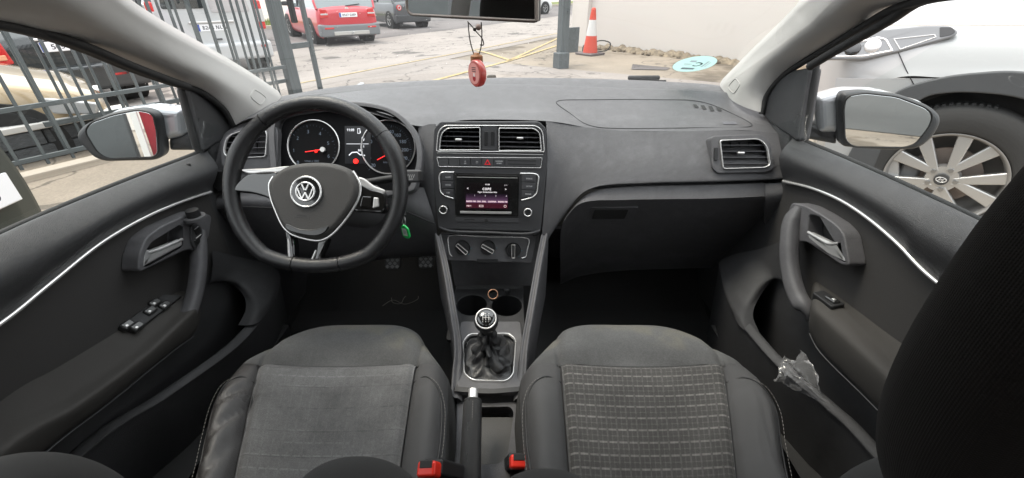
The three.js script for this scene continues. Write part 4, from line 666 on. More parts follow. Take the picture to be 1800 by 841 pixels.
  // side valances
  for (const e of [0, 3]) { const sgn = e ? 1 : -1; part('side_valance', grid((s, t) => { const z = zb + (zs - zb) * s, p = surf(e, z); return V(p.x + sgn * 0.014 * Math.sin(t * Math.PI * 0.7), p.y - t * 0.2, p.z); }, 30, 12), mats.side, g); part('side_valance', grid((s, t) => { const p = roll(e, s); return V(p.x + sgn * 0.008 * Math.sin(t * 3) - sgn * 0.0, p.y - t * 0.18, p.z); }, 20, 10), mats.side, g); }
  // piped seams and stitches on the bolsters
  for (const [list, nm] of mood.seams) { const pts = list.map(([e, z]) => surf(e, z).add(V(0, 0.0008, 0))); part('piped_seam', tube(pts, 0.0017, 60, 6), M.black, g);
    const c = new THREE.CatmullRomCurve3(pts), st = []; const n = 44; for (let i = 0; i < n; i++) { const a = c.getPointAt(i / n), b = c.getPointAt((i + 0.62) / n); const off = V(mood.stitchDx * (list[0][0] < 1.5 ? 1 : -1), 0.0014, 0.003); st.push(tube([a.add(off), b.add(off)], 0.00055, 1, 4)); } part('stitching', st, M.stitch, g); }
  for (const e of [1, 2]) part('seam_line', tube(Array.from({ length: 12 }, (_, i) => surf(e, zb + (zs - zb) * i / 11).add(V(0, -0.001, 0))), 0.0012, 50, 5), M.black, g);
  part('seam_line', tube(Array.from({ length: 12 }, (_, i) => surf(1 + i / 11, zs).add(V(0, -0.0005, 0))), 0.0013, 40, 5), M.black, g);
  // backrest with forward shoulder bolsters
  const B = mood.back, xc = side * 0.305 + (B.dx || 0), hw = 0.245;
  const back = grid((s, t) => {
    const h = Math.min(1, t / 0.72), ps = t > 0.72 ? (t - 0.72) / 0.28 * Math.PI / 2 : 0, a = s * Math.PI * 2, ca = Math.cos(a), sa = Math.sin(a);
    const ex = Math.sign(ca) * Math.pow(Math.abs(ca), 0.6), w = hw * (1 - 0.06 * h) * (1 - 0.12 * (1 - Math.cos(ps))), zm = B.z0 + (B.z1 - B.z0) * h;
    const sh = Math.exp(-Math.pow((Math.abs(ex) - B.pos) / 0.3, 2)), lobe = -B.lobe * (0.5 + 0.5 * h) * sh * Math.pow(Math.max(0, -sa), 0.6);
    const zz = (sa < 0 ? -0.04 : 0.07) * Math.pow(Math.abs(sa), 0.7) + lobe;
    return V(xc + ex * w, 0.48 + h * (B.y1 - 0.48) - 0.06 * h * (1 - sh) + 0.06 * Math.sin(ps), zm + 0.03 * (1 - Math.cos(ps)) + zz * (0.12 + 0.88 * Math.cos(ps)));
  }, 120, 60);
  const bk = part('backrest', back, mats.back, g);
  // headrest
  const sup = (v, k) => Math.sign(v) * Math.pow(Math.abs(v), k);
  const pill = (cx, cy, cz, rx, ry, rz, k) => grid((s, t) => { const a = s * Math.PI * 2, b = (t - 0.5) * Math.PI, cb = sup(Math.cos(b), k); return V(cx + rx * cb * sup(Math.cos(a), k), cy + ry * sup(Math.sin(b), k), cz + rz * cb * sup(Math.sin(a), k)); }, 64, 48);
  const hr = part('headrest', pill(side * 0.3, 1.175, B.headZ, 0.124, 0.138, 0.047, 0.82), S.head, g);
  for (const [x, y] of B.sh) { const sb = part('shoulder_bolster', pill(x, y, -0.225, 0.085, 0.14, 0.075, 0.9), mats.back, bk); part('piping', tube(Array.from({ length: 14 }, (_, i) => { const a = 0.25 + i / 13 * 2.64; return V(x + 0.0845 * sup(Math.cos(a), 0.9), y + 0.1395 * sup(Math.sin(a), 0.9), -0.212); }), 0.0016, 40, 6), M.button, sb); }
  for (const sg of [-1, 1]) part('headrest_post', tube([V(side * 0.295 + sg * 0.06, 0.86, B.headZ + 0.012), V(side * 0.295 + sg * 0.06, 1.08, B.headZ)], 0.006, 4, 12), M.chrome, hr);
  return g;
}
makeSeat(-1, {
  o0: [[-0.697, -0.505], [-0.616, -0.53], [-0.521, -0.52], [-0.453, -0.498], [-0.393, -0.478], [-0.2, -0.44]], s0: [[-0.64, -0.475], [-0.617, -0.471], [-0.393, -0.411], [-0.2, -0.385]],
  s1: [[-0.617, -0.159], [-0.393, -0.149], [-0.2, -0.145]], o1: [[-0.697, -0.115], [-0.616, -0.096], [-0.521, -0.085], [-0.393, -0.076], [-0.2, -0.075]],
}, { insert: S.worn, bolL: S.hide, bolR: S.clothDark, front: S.cloth, side: S.back, back: S.back },
  'driver seat with worn shiny grey insert and creased glossy outer bolster', {
  insertLabel: 'worn smooth grey cloth insert', bolL: 'creased shiny outer bolster', bolR: 'dark cloth inner bolster', stitchDx: -0.006,
  seams: [[[[0.96, -0.573], [0.6, -0.575], [0.3, -0.56], [0.12, -0.53], [0.07, -0.47], [0.1, -0.4], [0.2, -0.33]]], [[[2.04, -0.573], [2.4, -0.575], [2.68, -0.56], [2.86, -0.53], [2.9, -0.47], [2.84, -0.4], [2.7, -0.33]]]],
  creases: [[-0.49, -0.42, -0.43, -0.57, 0.008, 0.006], [-0.5, -0.5, -0.455, -0.58, 0.006, 0.005], [-0.495, -0.41, -0.455, -0.44, 0.008, 0.009], [-0.49, -0.38, -0.44, -0.41, 0.007, 0.008], [-0.31, -0.60, -0.335, -0.45, 0.0022, 0.006], [-0.46, -0.36, -0.43, -0.5, 0.006, 0.01]],
  back: { z0: -0.24, z1: -0.11, y1: 0.8, lobe: 0.03, pos: 0.82, headZ: 0.0, sh: [[-0.128, 0.73], [-0.46, 0.738]] },
});
makeSeat(1, {
  o0: [[-0.697, 0.075], [-0.64, 0.055], [-0.55, 0.05], [-0.393, 0.058], [-0.2, 0.065]], s0: [[-0.64, 0.134], [-0.393, 0.129], [-0.2, 0.128]],
  s1: [[-0.64, 0.462], [-0.617, 0.457], [-0.393, 0.395], [-0.2, 0.37]], o1: [[-0.67, 0.498], [-0.58, 0.532], [-0.51, 0.525], [-0.42, 0.49], [-0.2, 0.46]],
}, { insert: S.check, bolL: S.clothDark, bolR: S.clothDark, front: S.cloth, side: S.back, back: S.back },
  'passenger seat with pale dashed check pattern on its insert', {
  insertLabel: 'grey insert with pale dashed check', stitchDx: -0.006,
  seams: [[[[0.96, -0.573], [0.6, -0.575], [0.32, -0.56], [0.14, -0.53], [0.08, -0.47], [0.12, -0.4], [0.25, -0.33]]], [[[2.04, -0.573], [2.4, -0.572], [2.7, -0.555], [2.9, -0.52], [2.94, -0.46], [2.9, -0.4], [2.75, -0.33]]]],
  creases: [[0.46, -0.42, 0.49, -0.54, 0.004, 0.006], [0.44, -0.39, 0.47, -0.5, 0.003, 0.006]],
  back: { z0: -0.24, z1: -0.11, y1: 0.8, lobe: 0.03, pos: 0.82, headZ: -0.1, sh: [[0.072, 0.708], [0.46, 0.738]] },
});

// ---------------------------------------------------------------- centre console, gear lever, hand brake
const console_ = thing('centre_console', 'dark plastic centre console with cup holders and a tray between the seats', 'console', V(0, 0.3, -0.6));
{
  const lr = [at(771, 415, 'z', -0.97), at(784, 470, 'z', -0.9), at(796, 540, 'z', -0.8), at(806, 610, 'z', -0.715), at(803, 660, 'y', 0.54), at(800, 700, 'y', 0.525)];
  const rr = [at(956, 415, 'z', -0.97), at(945, 470, 'z', -0.9), at(933, 540, 'z', -0.8), at(921, 610, 'z', -0.715), at(917, 660, 'y', 0.54), at(914, 700, 'y', 0.525)];
  const rails = { '-1': lr, '1': rr };
  for (const s of [-1, 1]) {
    const l = rails[s], o = l.map(p => p.clone().add(V(s * 0.012, -0.008, 0))), o2 = l.map((p, i) => V(p.x + s * 0.012, i < 3 ? p.y - 0.2 : 0.34, p.z)), i1 = l.map(p => p.clone().add(V(-s * 0.008, -0.003, 0))), i2 = l.map((p, i) => p.clone().add(V(-s * 0.014, i > 3 ? -0.012 : -0.09, 0)));
    part('side_rail', loft([o2, o, l, i1, i2], 50, 5), M.dashDark, console_);
  }
  part('storage_back', skin(grid((a, b) => { const L = lr[0].clone().lerp(lr[1], b), R = rr[0].clone().lerp(rr[1], b); return L.lerp(R, a).add(V(0, -0.12 * b - 0.02, -0.11)); }, 6, 6), 0.01), M.dash, console_);
  // plate around the gear lever and the cup holder deck ahead of it
  const gp = new Plane(at(858, 640, 'y', 0.533), V(1, 0, 0), V(0, 0, -1));
  const frame = [[812, 603], [824, 589], [896, 588], [909, 600], [904, 662], [891, 675], [829, 673], [814, 660]];
  const ps = outline(poly(gp, [[810, 566], [915, 566], [924, 640], [912, 690], [806, 690], [796, 640]]), 0.01); ps.holes.push(new THREE.Path(outline(poly(gp, frame), 0.01).getPoints(6)));
  part('gear_plate', put(slab(ps, 0.014, 0.003, 3), gp.m(0, 0, -0.012)), M.dashDark, console_);
  part('chrome_frame', put(slab(ringShape(outline(poly(gp, frame), 0.012), 0.0048), 0.006, 0.0018, 3), gp.m(0, 0, 0.0008)), M.chrome, console_);
  part('front_step', skin(loft([[at(799, 688, 'y', 0.535), at(858, 692, 'y', 0.535), at(916, 688, 'y', 0.535)], [at(799, 694, 'y', 0.52), at(858, 699, 'y', 0.52), at(917, 694, 'y', 0.52)], [V(-0.078, 0.49, -0.602), V(-0.02, 0.49, -0.597), V(0.06, 0.49, -0.602)]], 14, 6), 0.01), M.doorLow, console_);
  const dk = new Plane(at(858, 535, 'y', 0.505), V(1, 0, 0), V(0, 0, -1));
  const deck = outline([vec2(-0.1, -0.14), vec2(0.1, -0.14), vec2(0.1, 0.14), vec2(-0.1, 0.14)], 0.01), cups = [dk.xy(829, 536), dk.xy(891, 537)];
  for (const c of cups) { const h = new THREE.Path(); h.absellipse(c.x, c.y, 0.042, 0.045, 0, Math.PI * 2); deck.holes.push(h); }
  part('cup_deck', put(slab(deck, 0.012, 0.002), dk.m(0, 0, -0.012)), M.doorLow, console_);
  for (const c of cups) { const k = part('cup_holder', put(new THREE.CylinderGeometry(0.0425, 0.036, 0.07, 36, 1, true).rotateX(Math.PI / 2), dk.m(c.x, c.y, -0.036)), M.black, console_); part('cup_floor', put(new THREE.CylinderGeometry(0.036, 0.036, 0.004, 30).rotateX(Math.PI / 2), dk.m(c.x, c.y, -0.07)), M.cavity, k); }
  const sk = at(867, 520, 'y', 0.55), so = part('power_socket', put(new THREE.CylinderGeometry(0.013, 0.013, 0.03, 28, 1, true), new THREE.Matrix4().makeRotationX(0.7).setPosition(sk)), M.black, console_);
  part('socket_ring', put(new THREE.TorusGeometry(0.0128, 0.0018, 8, 36).rotateX(Math.PI / 2), new THREE.Matrix4().makeRotationX(0.7).setPosition(sk.x, sk.y + 0.012, sk.z + 0.01)), std(rgb(0.35, 0.2, 0.13), 0.35, { metalness: 0.8 }), so);
  part('charge_button', put(box(0.014, 0.01, 0.01, 0.003, 2), new THREE.Matrix4().setPosition(at(891, 511, 'z', -0.98))), M.button, console_);
  // rear tray beside the hand brake
  const tp = new Plane(at(858, 770, 'y', 0.508), V(1, 0, 0), V(0, 0, -1)), tr = outline(poly(tp, [[802, 706], [912, 706], [914, 790], [910, 900], [790, 900], [800, 790]]), 0.008); tr.holes.push(new THREE.Path(outline(poly(tp, [[826, 714], [898, 712], [907, 724], [895, 806], [878, 820], [808, 822], [812, 722]]), 0.012).getPoints(6)));
  part('rear_console', put(slab(tr, 0.03, 0.004, 4), tp.m(0, 0, -0.03)), M.dash, console_);
  part('tray_mat', put(slab(outline([vec2(-0.052, -0.1), vec2(0.05, -0.1), vec2(0.05, 0.06), vec2(-0.052, 0.06)], 0.01), 0.004, 0.001), tp.m(0, 0, -0.022)), std(rgb(0.07, 0.068, 0.066), 0.8, { bumpMap: grain, bumpScale: 0.0006, roughnessMap: wear }), console_);
  part('console_core', put(box(0.13, 0.14, 0.42, 0.01), new THREE.Matrix4().setPosition(-0.008, 0.355, -0.42)), M.dash, console_);

  // gear lever
  const kc = at(855, 565, 'y', 0.66), lever = thing('gear_lever', 'black gear lever with round shift pattern knob and creased leather boot', 'gear lever', gp.o.clone());
  const ax = V(0, 0.84, 0.54).normalize(), up = new THREE.Quaternion().setFromUnitVectors(V(0, 1, 0), ax), km = new THREE.Matrix4().makeRotationFromQuaternion(up).setPosition(kc);
  const prof = [[0, 0.0245], [0.010, 0.0238], [0.0185, 0.0205], [0.0242, 0.013], [0.0256, 0.004], [0.0248, -0.006], [0.0215, -0.018], [0.018, -0.032], [0.0175, -0.045], [0, -0.045]].map(p => vec2(...p));
  const knob = part('knob', put(new THREE.LatheGeometry(new THREE.SplineCurve(prof).getPoints(40).map(p => vec2(Math.max(0, p.x), p.y)), 48), km), M.leather, lever);
  const capG = new THREE.LatheGeometry([[0, 0.0262], [0.008, 0.0256], [0.0145, 0.0235], [0.019, 0.0205], [0.0198, 0.0192]].map(p => vec2(...p)), 40);
  part('pattern_cap', put(capG, km), M.gloss, knob);
  part('chrome_ring', put(new THREE.TorusGeometry(0.0208, 0.0018, 10, 48).rotateX(Math.PI / 2).translate(0, 0.0188, 0), km), M.satin, knob);
  const pm = [], ln = (x0, z0, x1, z1) => pm.push(bar(V(x0, 0.0262 - 9 * (x0 * x0 + z0 * z0), z0), V(x1, 0.0262 - 9 * (x1 * x1 + z1 * z1), z1), 0.0012, 0.0012, 0.0003));
  for (const x of [-0.006, 0, 0.006]) ln(x, -0.006, x, 0.006); ln(-0.006, 0, 0.009, 0); ln(0.009, 0, 0.009, 0.005); for (const x of [-0.006, 0, 0.006]) { ln(x - 0.0008, -0.0095, x + 0.0008, -0.0078); ln(x - 0.0008, 0.0078, x + 0.0008, 0.0095); }
  part('shift_pattern', put(merge(pm), km), M.satin, knob);
  const neck = kc.clone().addScaledVector(ax, -0.052);
  part('collar', put(new THREE.CylinderGeometry(0.0165, 0.0175, 0.022, 32), new THREE.Matrix4().makeRotationFromQuaternion(up).setPosition(kc.clone().addScaledVector(ax, -0.048))), M.glossSoft, lever);
  const fr = outline(poly(gp, frame.map(([u, v]) => [858 + (u - 858) * 0.93, 632 + (v - 632) * 0.93])), 0.012).getSpacedPoints(95);
  part('leather_boot', grid((s, t) => {
    const p = fr[Math.round(s * 95) % 96], b = gp.pt(p.x, p.y, -0.004), a = Math.atan2(p.y, p.x), c = neck.clone().add(V(Math.cos(a) * 0.0185, 0, -Math.sin(a) * 0.0185)).addScaledVector(ax, -0.004);
    const q = b.lerp(c, Math.pow(t, 0.85)), f = Math.sin(t * Math.PI), out = V(Math.cos(a), 0, -Math.sin(a));
    const fold = 0.009 * f * Math.sin(a * 3 + t * 9 + 1.1) + 0.006 * f * Math.sin(a * 7 - t * 13) + 0.004 * f * Math.sin(t * 30 + a * 2);
    return q.addScaledVector(out, fold - 0.018 * f * smooth01(t * 1.4)).add(V(0, -0.03 * f * (1 - t) + 0.005 * f * Math.sin(a * 5 + t * 17), 0));
  }, 96, 40), M.leather, lever);

  // hand brake
  const tip = at(831, 706, 'y', 0.592), end = V(-0.032, 0.5, -0.27), hb = thing('hand_brake', 'leather sleeved hand brake lever with silver release button', 'hand brake', V(-0.03, 0.44, -0.35));
  const slv = part('sleeve', tube([tip, tip.clone().lerp(end, 0.3).add(V(0, 0.003, 0)), tip.clone().lerp(end, 0.7), end], 0.0185, 40, 20, false, t => t < 0.02 ? 0.9 : 0.95 + 0.12 * t), M.leather, hb);
  part('sleeve_cap', put(new THREE.SphereGeometry(0.0174, 24, 16).scale(1, 1, 0.35), new THREE.Matrix4().lookAt(tip, end, V(0, 1, 0)).setPosition(tip)), M.leather, slv);
  const sd = []; for (let i = 0; i < 60; i++) { const a = tip.clone().lerp(end, 0.03 + i / 62), b = tip.clone().lerp(end, 0.03 + (i + 0.6) / 62); for (const q of [a, b]) q.add(V(0.0015, 0.0187, 0.0035)); sd.push(tube([a, b], 0.0007, 1, 4)); }
  part('stitching', sd, M.stitch, slv);
  const dir = tip.clone().sub(end).normalize();
  part('release_button', tube([tip.clone().addScaledVector(dir, -0.004), tip.clone().addScaledVector(dir, 0.022)], 0.0093, 4, 24), M.satin, hb);
  part('button_face', put(new THREE.CylinderGeometry(0.0093, 0.0093, 0.001, 24), new THREE.Matrix4().makeRotationFromQuaternion(new THREE.Quaternion().setFromUnitVectors(V(0, 1, 0), dir)).setPosition(tip.clone().addScaledVector(dir, 0.022))), M.satin, hb);
}
// seat belt buckles beside the console
for (const [u, v, y, tilt, lab] of [[756, 824, 0.65, -0.3, 'red and black seat belt buckle beside the driver seat'], [911, 811, 0.565, 0.12, 'red and black seat belt buckle beside the passenger seat']]) {
  const p = at(u, v, 'y', y), b = thing('belt_buckle', lab, 'buckle', p.clone().add(V(0, -0.13, 0.03)), 'seat belt buckles');
  const m = new THREE.Matrix4().makeRotationFromEuler(new THREE.Euler(0.45, 0, -tilt)).setPosition(p);
  part('housing', [put(box(0.034, 0.09, 0.024, 0.005, 3).translate(0, -0.05, -0.002), m.clone()), put(box(0.022, 0.09, 0.006, 0.002, 1).translate(0, -0.12, 0), m.clone())], M.black, b);
  part('release_button', put(box(0.03, 0.026, 0.022, 0.005, 3).translate(0, 0.002, 0.002), m.clone()), M.red, b);
  part('latch_slot', put(box(0.02, 0.003, 0.01, 0.001, 1).translate(0, 0.0145, -0.004), m.clone()), M.cavity, b);
}
// pedals
const pedalRubber = std(rgb(0.05, 0.05, 0.05), 0.5), pedalFace = std(rgb(0.2, 0.2, 0.2), 0.45, { metalness: 0.5 });
for (const [u, v, lab] of [[692, 458, 'studded clutch pedal hanging below the steering wheel'], [750, 456, 'studded brake pedal next to the centre console']]) {
  const p = at(u, v, 'z', -1.17), d = thing('pedal', lab, 'pedal', p, 'foot pedals'), pl = new Plane(p, V(1, 0, 0), V(0, 0.8, -0.6));
  part('pedal_plate', put(slab(outline([vec2(-0.024, -0.03), vec2(0.024, -0.03), vec2(0.028, 0.028), vec2(-0.028, 0.028)], 0.01), 0.014, 0.004, 3), pl.m()), pedalRubber, d);
  for (let i = -1; i <= 1; i++) for (let j = -2; j <= 2; j++) { const x = i * 0.0155 + (j & 1) * 0.0078, y = j * 0.0105; if (Math.abs(x) < 0.021) part('stud', put(box(0.0098, 0.0098, 0.004, 0.001, 1), pl.m(x, y, 0.0145).multiply(new THREE.Matrix4().makeRotationZ(Math.PI / 4))), pedalFace, d); }
  part('pedal_arm', tube([pl.pt(0, 0.01, -0.004), pl.pt(0, 0.08, -0.03), pl.pt(0, 0.2, -0.09)], 0.007, 12, 8), M.black, d);
}
{ // loose thread on the driver's carpet, key tag
  const f = y => (u, v) => at(u, v, 'y', y), q = f(0.31);
  const t = thing('loose_thread', 'thin pale thread curled on the dark driver footwell carpet', 'thread', q(700, 530));
  part('strand', tube([q(672, 538), q(690, 528), q(712, 535), q(735, 525), q(730, 517), q(712, 522), q(704, 534), q(690, 532), q(688, 524)], 0.0011, 60, 5), std(rgb(0.16, 0.15, 0.14), 0.9), t);
  const p = at(714, 407, 'z', -0.93), k = thing('key_tag', 'green plastic key tag with paper label hanging below the ignition', 'key tag', p), kp = new Plane(p, V(0.92, 0.0, 0.38), V(-0.1, 1, 0.1));
  const o = outline([vec2(-0.011, -0.013), vec2(-0.004, -0.019), vec2(0.006, -0.019), vec2(0.011, -0.013), vec2(0.011, 0.012), vec2(0.002, 0.021), vec2(-0.003, 0.021), vec2(-0.011, 0.012)], 0.003), h = new THREE.Path(); h.absellipse(0, -0.0145, 0.0022, 0.0018, 0, 6.3); o.holes.push(h);
  const fr = part('tag_frame', put(slab(o, 0.005, 0.0012), kp.m()), phy(rgb(0.02, 0.62, 0.13), 0.3, { clearcoat: 0.5 }), k);
  const paper = print(64, 96, (c, w, hh) => { c.fillStyle = '#d9ded6'; c.fillRect(0, 0, w, hh); c.strokeStyle = '#8a8f94'; c.lineWidth = 4; for (let i = 0; i < 4; i++) { c.beginPath(); c.moveTo(16 + i * 10, 16 + i * 3); c.lineTo(14 + i * 10, 80 - i * 5); c.stroke(); } });
  part('paper_label', put(new THREE.PlaneGeometry(0.013, 0.023), kp.m(-0.001, 0.001, 0.0053)), std(0xffffff, 0.6, { map: paper }), fr);
  part('key_ring', tube([kp.pt(0, 0.019, 0.002), kp.pt(0.004, 0.03, 0), kp.pt(0, 0.042, -0.006), kp.pt(-0.004, 0.03, 0)], 0.0008, 24, 6, true), M.chrome, k);
  part('key', tube([kp.pt(0, 0.042, -0.006), kp.pt(-0.012, 0.056, -0.02), kp.pt(-0.03, 0.062, -0.04)], 0.006, 10, 8), M.black, k);
}
// interior mirror
{
  const n = V(-0.215, -0.02, 0.97).normalize(), o = at(830, 0, 't', 0.66), mp = new Plane(o, V(0.97, -0.012, 0.215), V(0, 1, 0));
  const out = [[711, -44], [946, -44], [946, 38], [940, 40.5], [722, 29], [713, 18]];
  const m = thing('interior_mirror', 'brown framed rear view mirror hanging from the windscreen', 'mirror', o.clone());
  const sh = outline(poly(mp, out), 0.016);
  const shell = part('mirror_shell', put(slab(sh, 0.034, 0.012, 5), mp.m(0, 0, -0.036)), std(rgb(0.03), 0.5), m);
  part('mirror_frame', put(slab(ringShape(sh, 0.0058), 0.009, 0.0022, 3), mp.m(0, 0, -0.0045)), std(rgb(0.3, 0.255, 0.23), 0.5), shell);
  part('mirror_glass', put(slab(outline(poly(mp, out), 0.016), 0.002, 0), mp.m(0, 0, -0.0005)), M.mirror, m);
  part('mirror_stem', tube([mp.pt(0, 0.02, -0.03), mp.pt(0, 0.05, -0.07), mp.pt(0, 0.05, -0.1)], 0.009, 10, 12), M.black, m);
  // hanging air freshener
  const fp = new Plane(at(838, 100, 't', 0.67), V(1, 0, 0), V(0, CT, -ST)), P = (u, v, h = 0) => { const q = fp.xy(u, v); return fp.pt(q.x, q.y, h); };
  const a = thing('air_freshener', 'red bottle air freshener with wooden cap hanging on a black cord', 'air freshener', P(838, 150));
  part('cord', [tube([P(822, 34, -0.01), P(824, 55), P(827, 75), P(833, 96)], 0.0009, 30, 6), tube([P(845, 34, -0.01), P(847, 60), P(846, 80), P(842, 96)], 0.0009, 30, 6), tube([P(822, 38), P(832, 50, 0.002), P(838, 58, 0.003), P(848, 70, 0.003), P(850, 80, 0.002), P(844, 80, 0.002)], 0.0009, 30, 6)], std(rgb(0.02, 0.015, 0.012), 0.8), a);
  part('cord_knot', put(new THREE.SphereGeometry(0.0026, 12, 10), new THREE.Matrix4().setPosition(P(834.5, 53.5, 0.003))), std(rgb(0.02, 0.015, 0.012), 0.8), a);
  part('bead', put(new THREE.SphereGeometry(0.0046, 18, 14), new THREE.Matrix4().setPosition(P(841, 49, 0.002))), std(rgb(0.3, 0.22, 0.19), 0.6), a);
  const wood = std(0xffffff, 0.6, { map: mott([150, 100, 62], 0.25, 6, 0.02, 128) }), wm = new THREE.Matrix4();
  part('wooden_cap', put(new THREE.LatheGeometry([[0, 0.0115], [0.0042, 0.0115], [0.0045, 0.0085], [0.0085, 0.008], [0.0096, 0.006], [0.0098, -0.006], [0.0085, -0.0085], [0, -0.0085]].map(q => vec2(...q)), 32), wm.setPosition(P(838, 107))), wood, a);
  const bc = P(839, 129), ax = V(-0.8, 0, 0.6), bm = new THREE.Matrix4().makeBasis(V(0.6, 0, 0.8), V(0, 1, 0), ax).setPosition(bc);
  const redG = phy(rgb(0.85, 0.2, 0.18), 0.3, { transmission: 0.35, thickness: 0, clearcoat: 0.8 });
  const bot = part('bottle', put(new THREE.LatheGeometry([[0, 0.006], [0.0168, 0.006], [0.0186, 0.0042], [0.019, 0], [0.0186, -0.0042], [0.0168, -0.006], [0, -0.006]].map(q => vec2(...q)), 48).rotateX(Math.PI / 2).scale(1, 1.06, 1), bm.clone()), redG, a);
  part('bottle_neck', put(new THREE.CylinderGeometry(0.0052, 0.006, 0.006, 20), new THREE.Matrix4().setPosition(P(838.5, 116.5))), redG, bot);
  const lab = print(128, 128, (c, w, h) => { c.fillStyle = '#f0a9a4'; c.fillRect(0, 0, w, h); c.strokeStyle = '#4a2a2c'; c.lineWidth = 5; for (let i = 0; i < 3; i++) { c.beginPath(); c.moveTo(40, 30 + i * 10); c.lineTo(88, 26 + i * 12); c.stroke(); } c.fillStyle = '#b01f2c'; c.beginPath(); c.arc(66, 92, 18, 0, 6.3); c.fill(); c.fillStyle = '#fff'; c.fillRect(58, 60, 14, 22); });
  part('bottle_label', put(new THREE.CircleGeometry(0.0155, 40), bm.clone().multiply(new THREE.Matrix4().setPosition(0, 0, 0.0064))), std(0xffffff, 0.45, { map: lab }), bot);
}
// round sticker inside the windscreen
{
  const c = at(1221, 113, 'z', -1.31); const n = V(0.02, -0.87, 0.49).normalize(), pl = new Plane(c, V(1, -0.05, -0.1), n.clone().cross(V(1, 0, 0)));
  const t = print(256, 256, (g, w, h) => { g.clearRect(0, 0, w, h); g.fillStyle = '#b2d4d0'; g.beginPath(); g.arc(128, 128, 126, 0, 6.3); g.fill(); g.strokeStyle = '#26383c'; g.lineWidth = 11; g.beginPath(); g.arc(146, 128, 26, -2.4, 2.4); g.stroke(); g.fillStyle = '#8b969c'; g.fillRect(78, 72, 40, 26); g.fillRect(60, 124, 50, 9); g.fillRect(66, 140, 40, 5); g.fillRect(188, 78, 12, 90); g.fillRect(210, 92, 6, 70); g.fillStyle = '#5b686d'; g.fillRect(80, 186, 84, 28); });
  const s = thing('round_sticker', 'round pale turquoise sticker on the inside of the windscreen', 'sticker', c);
  const w = at(1257, 113, 'z', -1.31).x - at(1184, 113, 'z', -1.31).x;
  part('sticker_print', put(new THREE.CircleGeometry(w / 2, 48).scale(1, 1, 1), pl.m()), phy(0xffffff, 1, { map: t, transmission: 0.6, thickness: 0 }), s);
}
// crumpled clear bag in the passenger door pocket
{
  const b = thing('plastic_bag', 'crumpled clear plastic bag stuffed into the passenger door pocket', 'plastic bag', at(1405, 700, 'x', 0.62));
  const c4 = [[[1362, 668, 0.575], [1384, 678, 0.585], [1412, 690, 0.6], [1440, 706, 0.612]], [[1372, 648, 0.59], [1392, 652, 0.58], [1418, 668, 0.595], [1448, 706, 0.615]], [[1374, 632, 0.61], [1396, 636, 0.595], [1426, 652, 0.612], [1452, 710, 0.62]], [[1378, 624, 0.62], [1400, 640, 0.612], [1412, 618, 0.62], [1458, 722, 0.622]]].map(l => l.map(([u, v, x]) => at(u, v, 'x', x)));
  const g = loft(c4, 60, 14), p = g.attributes.position; for (let i = 0; i < p.count; i++) { const y = p.getY(i), z = p.getZ(i), rdg = f => Math.abs(2 * vnoise(y * f + 40, z * f + 40, 4096) - 1); p.setX(i, p.getX(i) + 0.012 * (rdg(45) - 0.4) + 0.007 * (rdg(95) - 0.4) + 0.003 * rdg(220)); p.setY(i, y + 0.006 * (rdg(60) - 0.4)); }
  part('film', toCreasedNormals(g, 0.3), phy(rgb(0.85, 0.85, 0.86), 0.12, { transmission: 0.9, thickness: 0, ior: 1.45 }), b);
}

// ---------------------------------------------------------------- the place outside: yard, street, wall, fence
const FA = V(-3.76, 0, -3.24), FD = V(0.5, 0, -0.866).normalize(), FN = V(-0.866, 0, -0.5).normalize();   // fence start, its run, and the street side
const off = (x, z) => (x - FA.x) * FN.x + (z - FA.z) * FN.z;
const groundH = (x, z) => -0.25 * smooth01((off(x, z) - 0.5) / 3.2);
const yard = (s, d, y) => V(FA.x + FD.x * s + FN.x * d, y ?? 0, FA.z + FD.z * s + FN.z * d);
function ground(u, v, lift = 0) { let y = 0, p; for (let i = 0; i < 14; i++) { p = at(u, v, 'y', y); const h = groundH(p.x, p.z); y = y * 0.4 + h * 0.6; } return V(p.x, groundH(p.x, p.z) + lift, p.z); }
const patch = (s0, s1, d0, d1, lift, nu = 40, nv = 30) => grid((a, b) => { const p = yard(s0 + (s1 - s0) * a, d0 + (d1 - d0) * b); p.y = groundH(p.x, p.z) + lift; return p; }, nu, nv);
const tan = tex(512, (u, v) => { const k = 0.86 + 0.3 * (fbm(u, v, 4, 6) - 0.5) + 0.1 * (hash(u * 512 | 0, v * 512 | 0) - 0.5), st = smooth01((fbm(u + 0.4, v + 0.2, 5, 5) - 0.55) * 9), cr = Math.abs(fbm(u, v, 3, 5) - 0.5) < 0.006 ? 0.72 : 1; return [158 * k * cr - 30 * st, 146 * k * cr - 30 * st, 131 * k * cr - 30 * st]; }, 5);
const asph = (b, amp) => tex(512, (u, v) => { const k = 1 + amp * (fbm(u, v, 4, 6) - 0.5) * 2 + 0.14 * (hash(u * 512 | 0, v * 512 | 0) - 0.5), c1 = Math.abs(fbm(u + 0.1, v, 4, 5) - 0.5), c2 = Math.abs(fbm(u + 0.6, v + 0.3, 3, 5) - 0.47), cr = c1 < 0.005 || c2 < 0.004 ? 0.66 : 1, oil = smooth01((fbm(u + 0.7, v + 0.5, 8, 4) - 0.68) * 12); return b.map(c => Math.min(255, c * k * cr * (1 - 0.35 * oil))); }, 6);
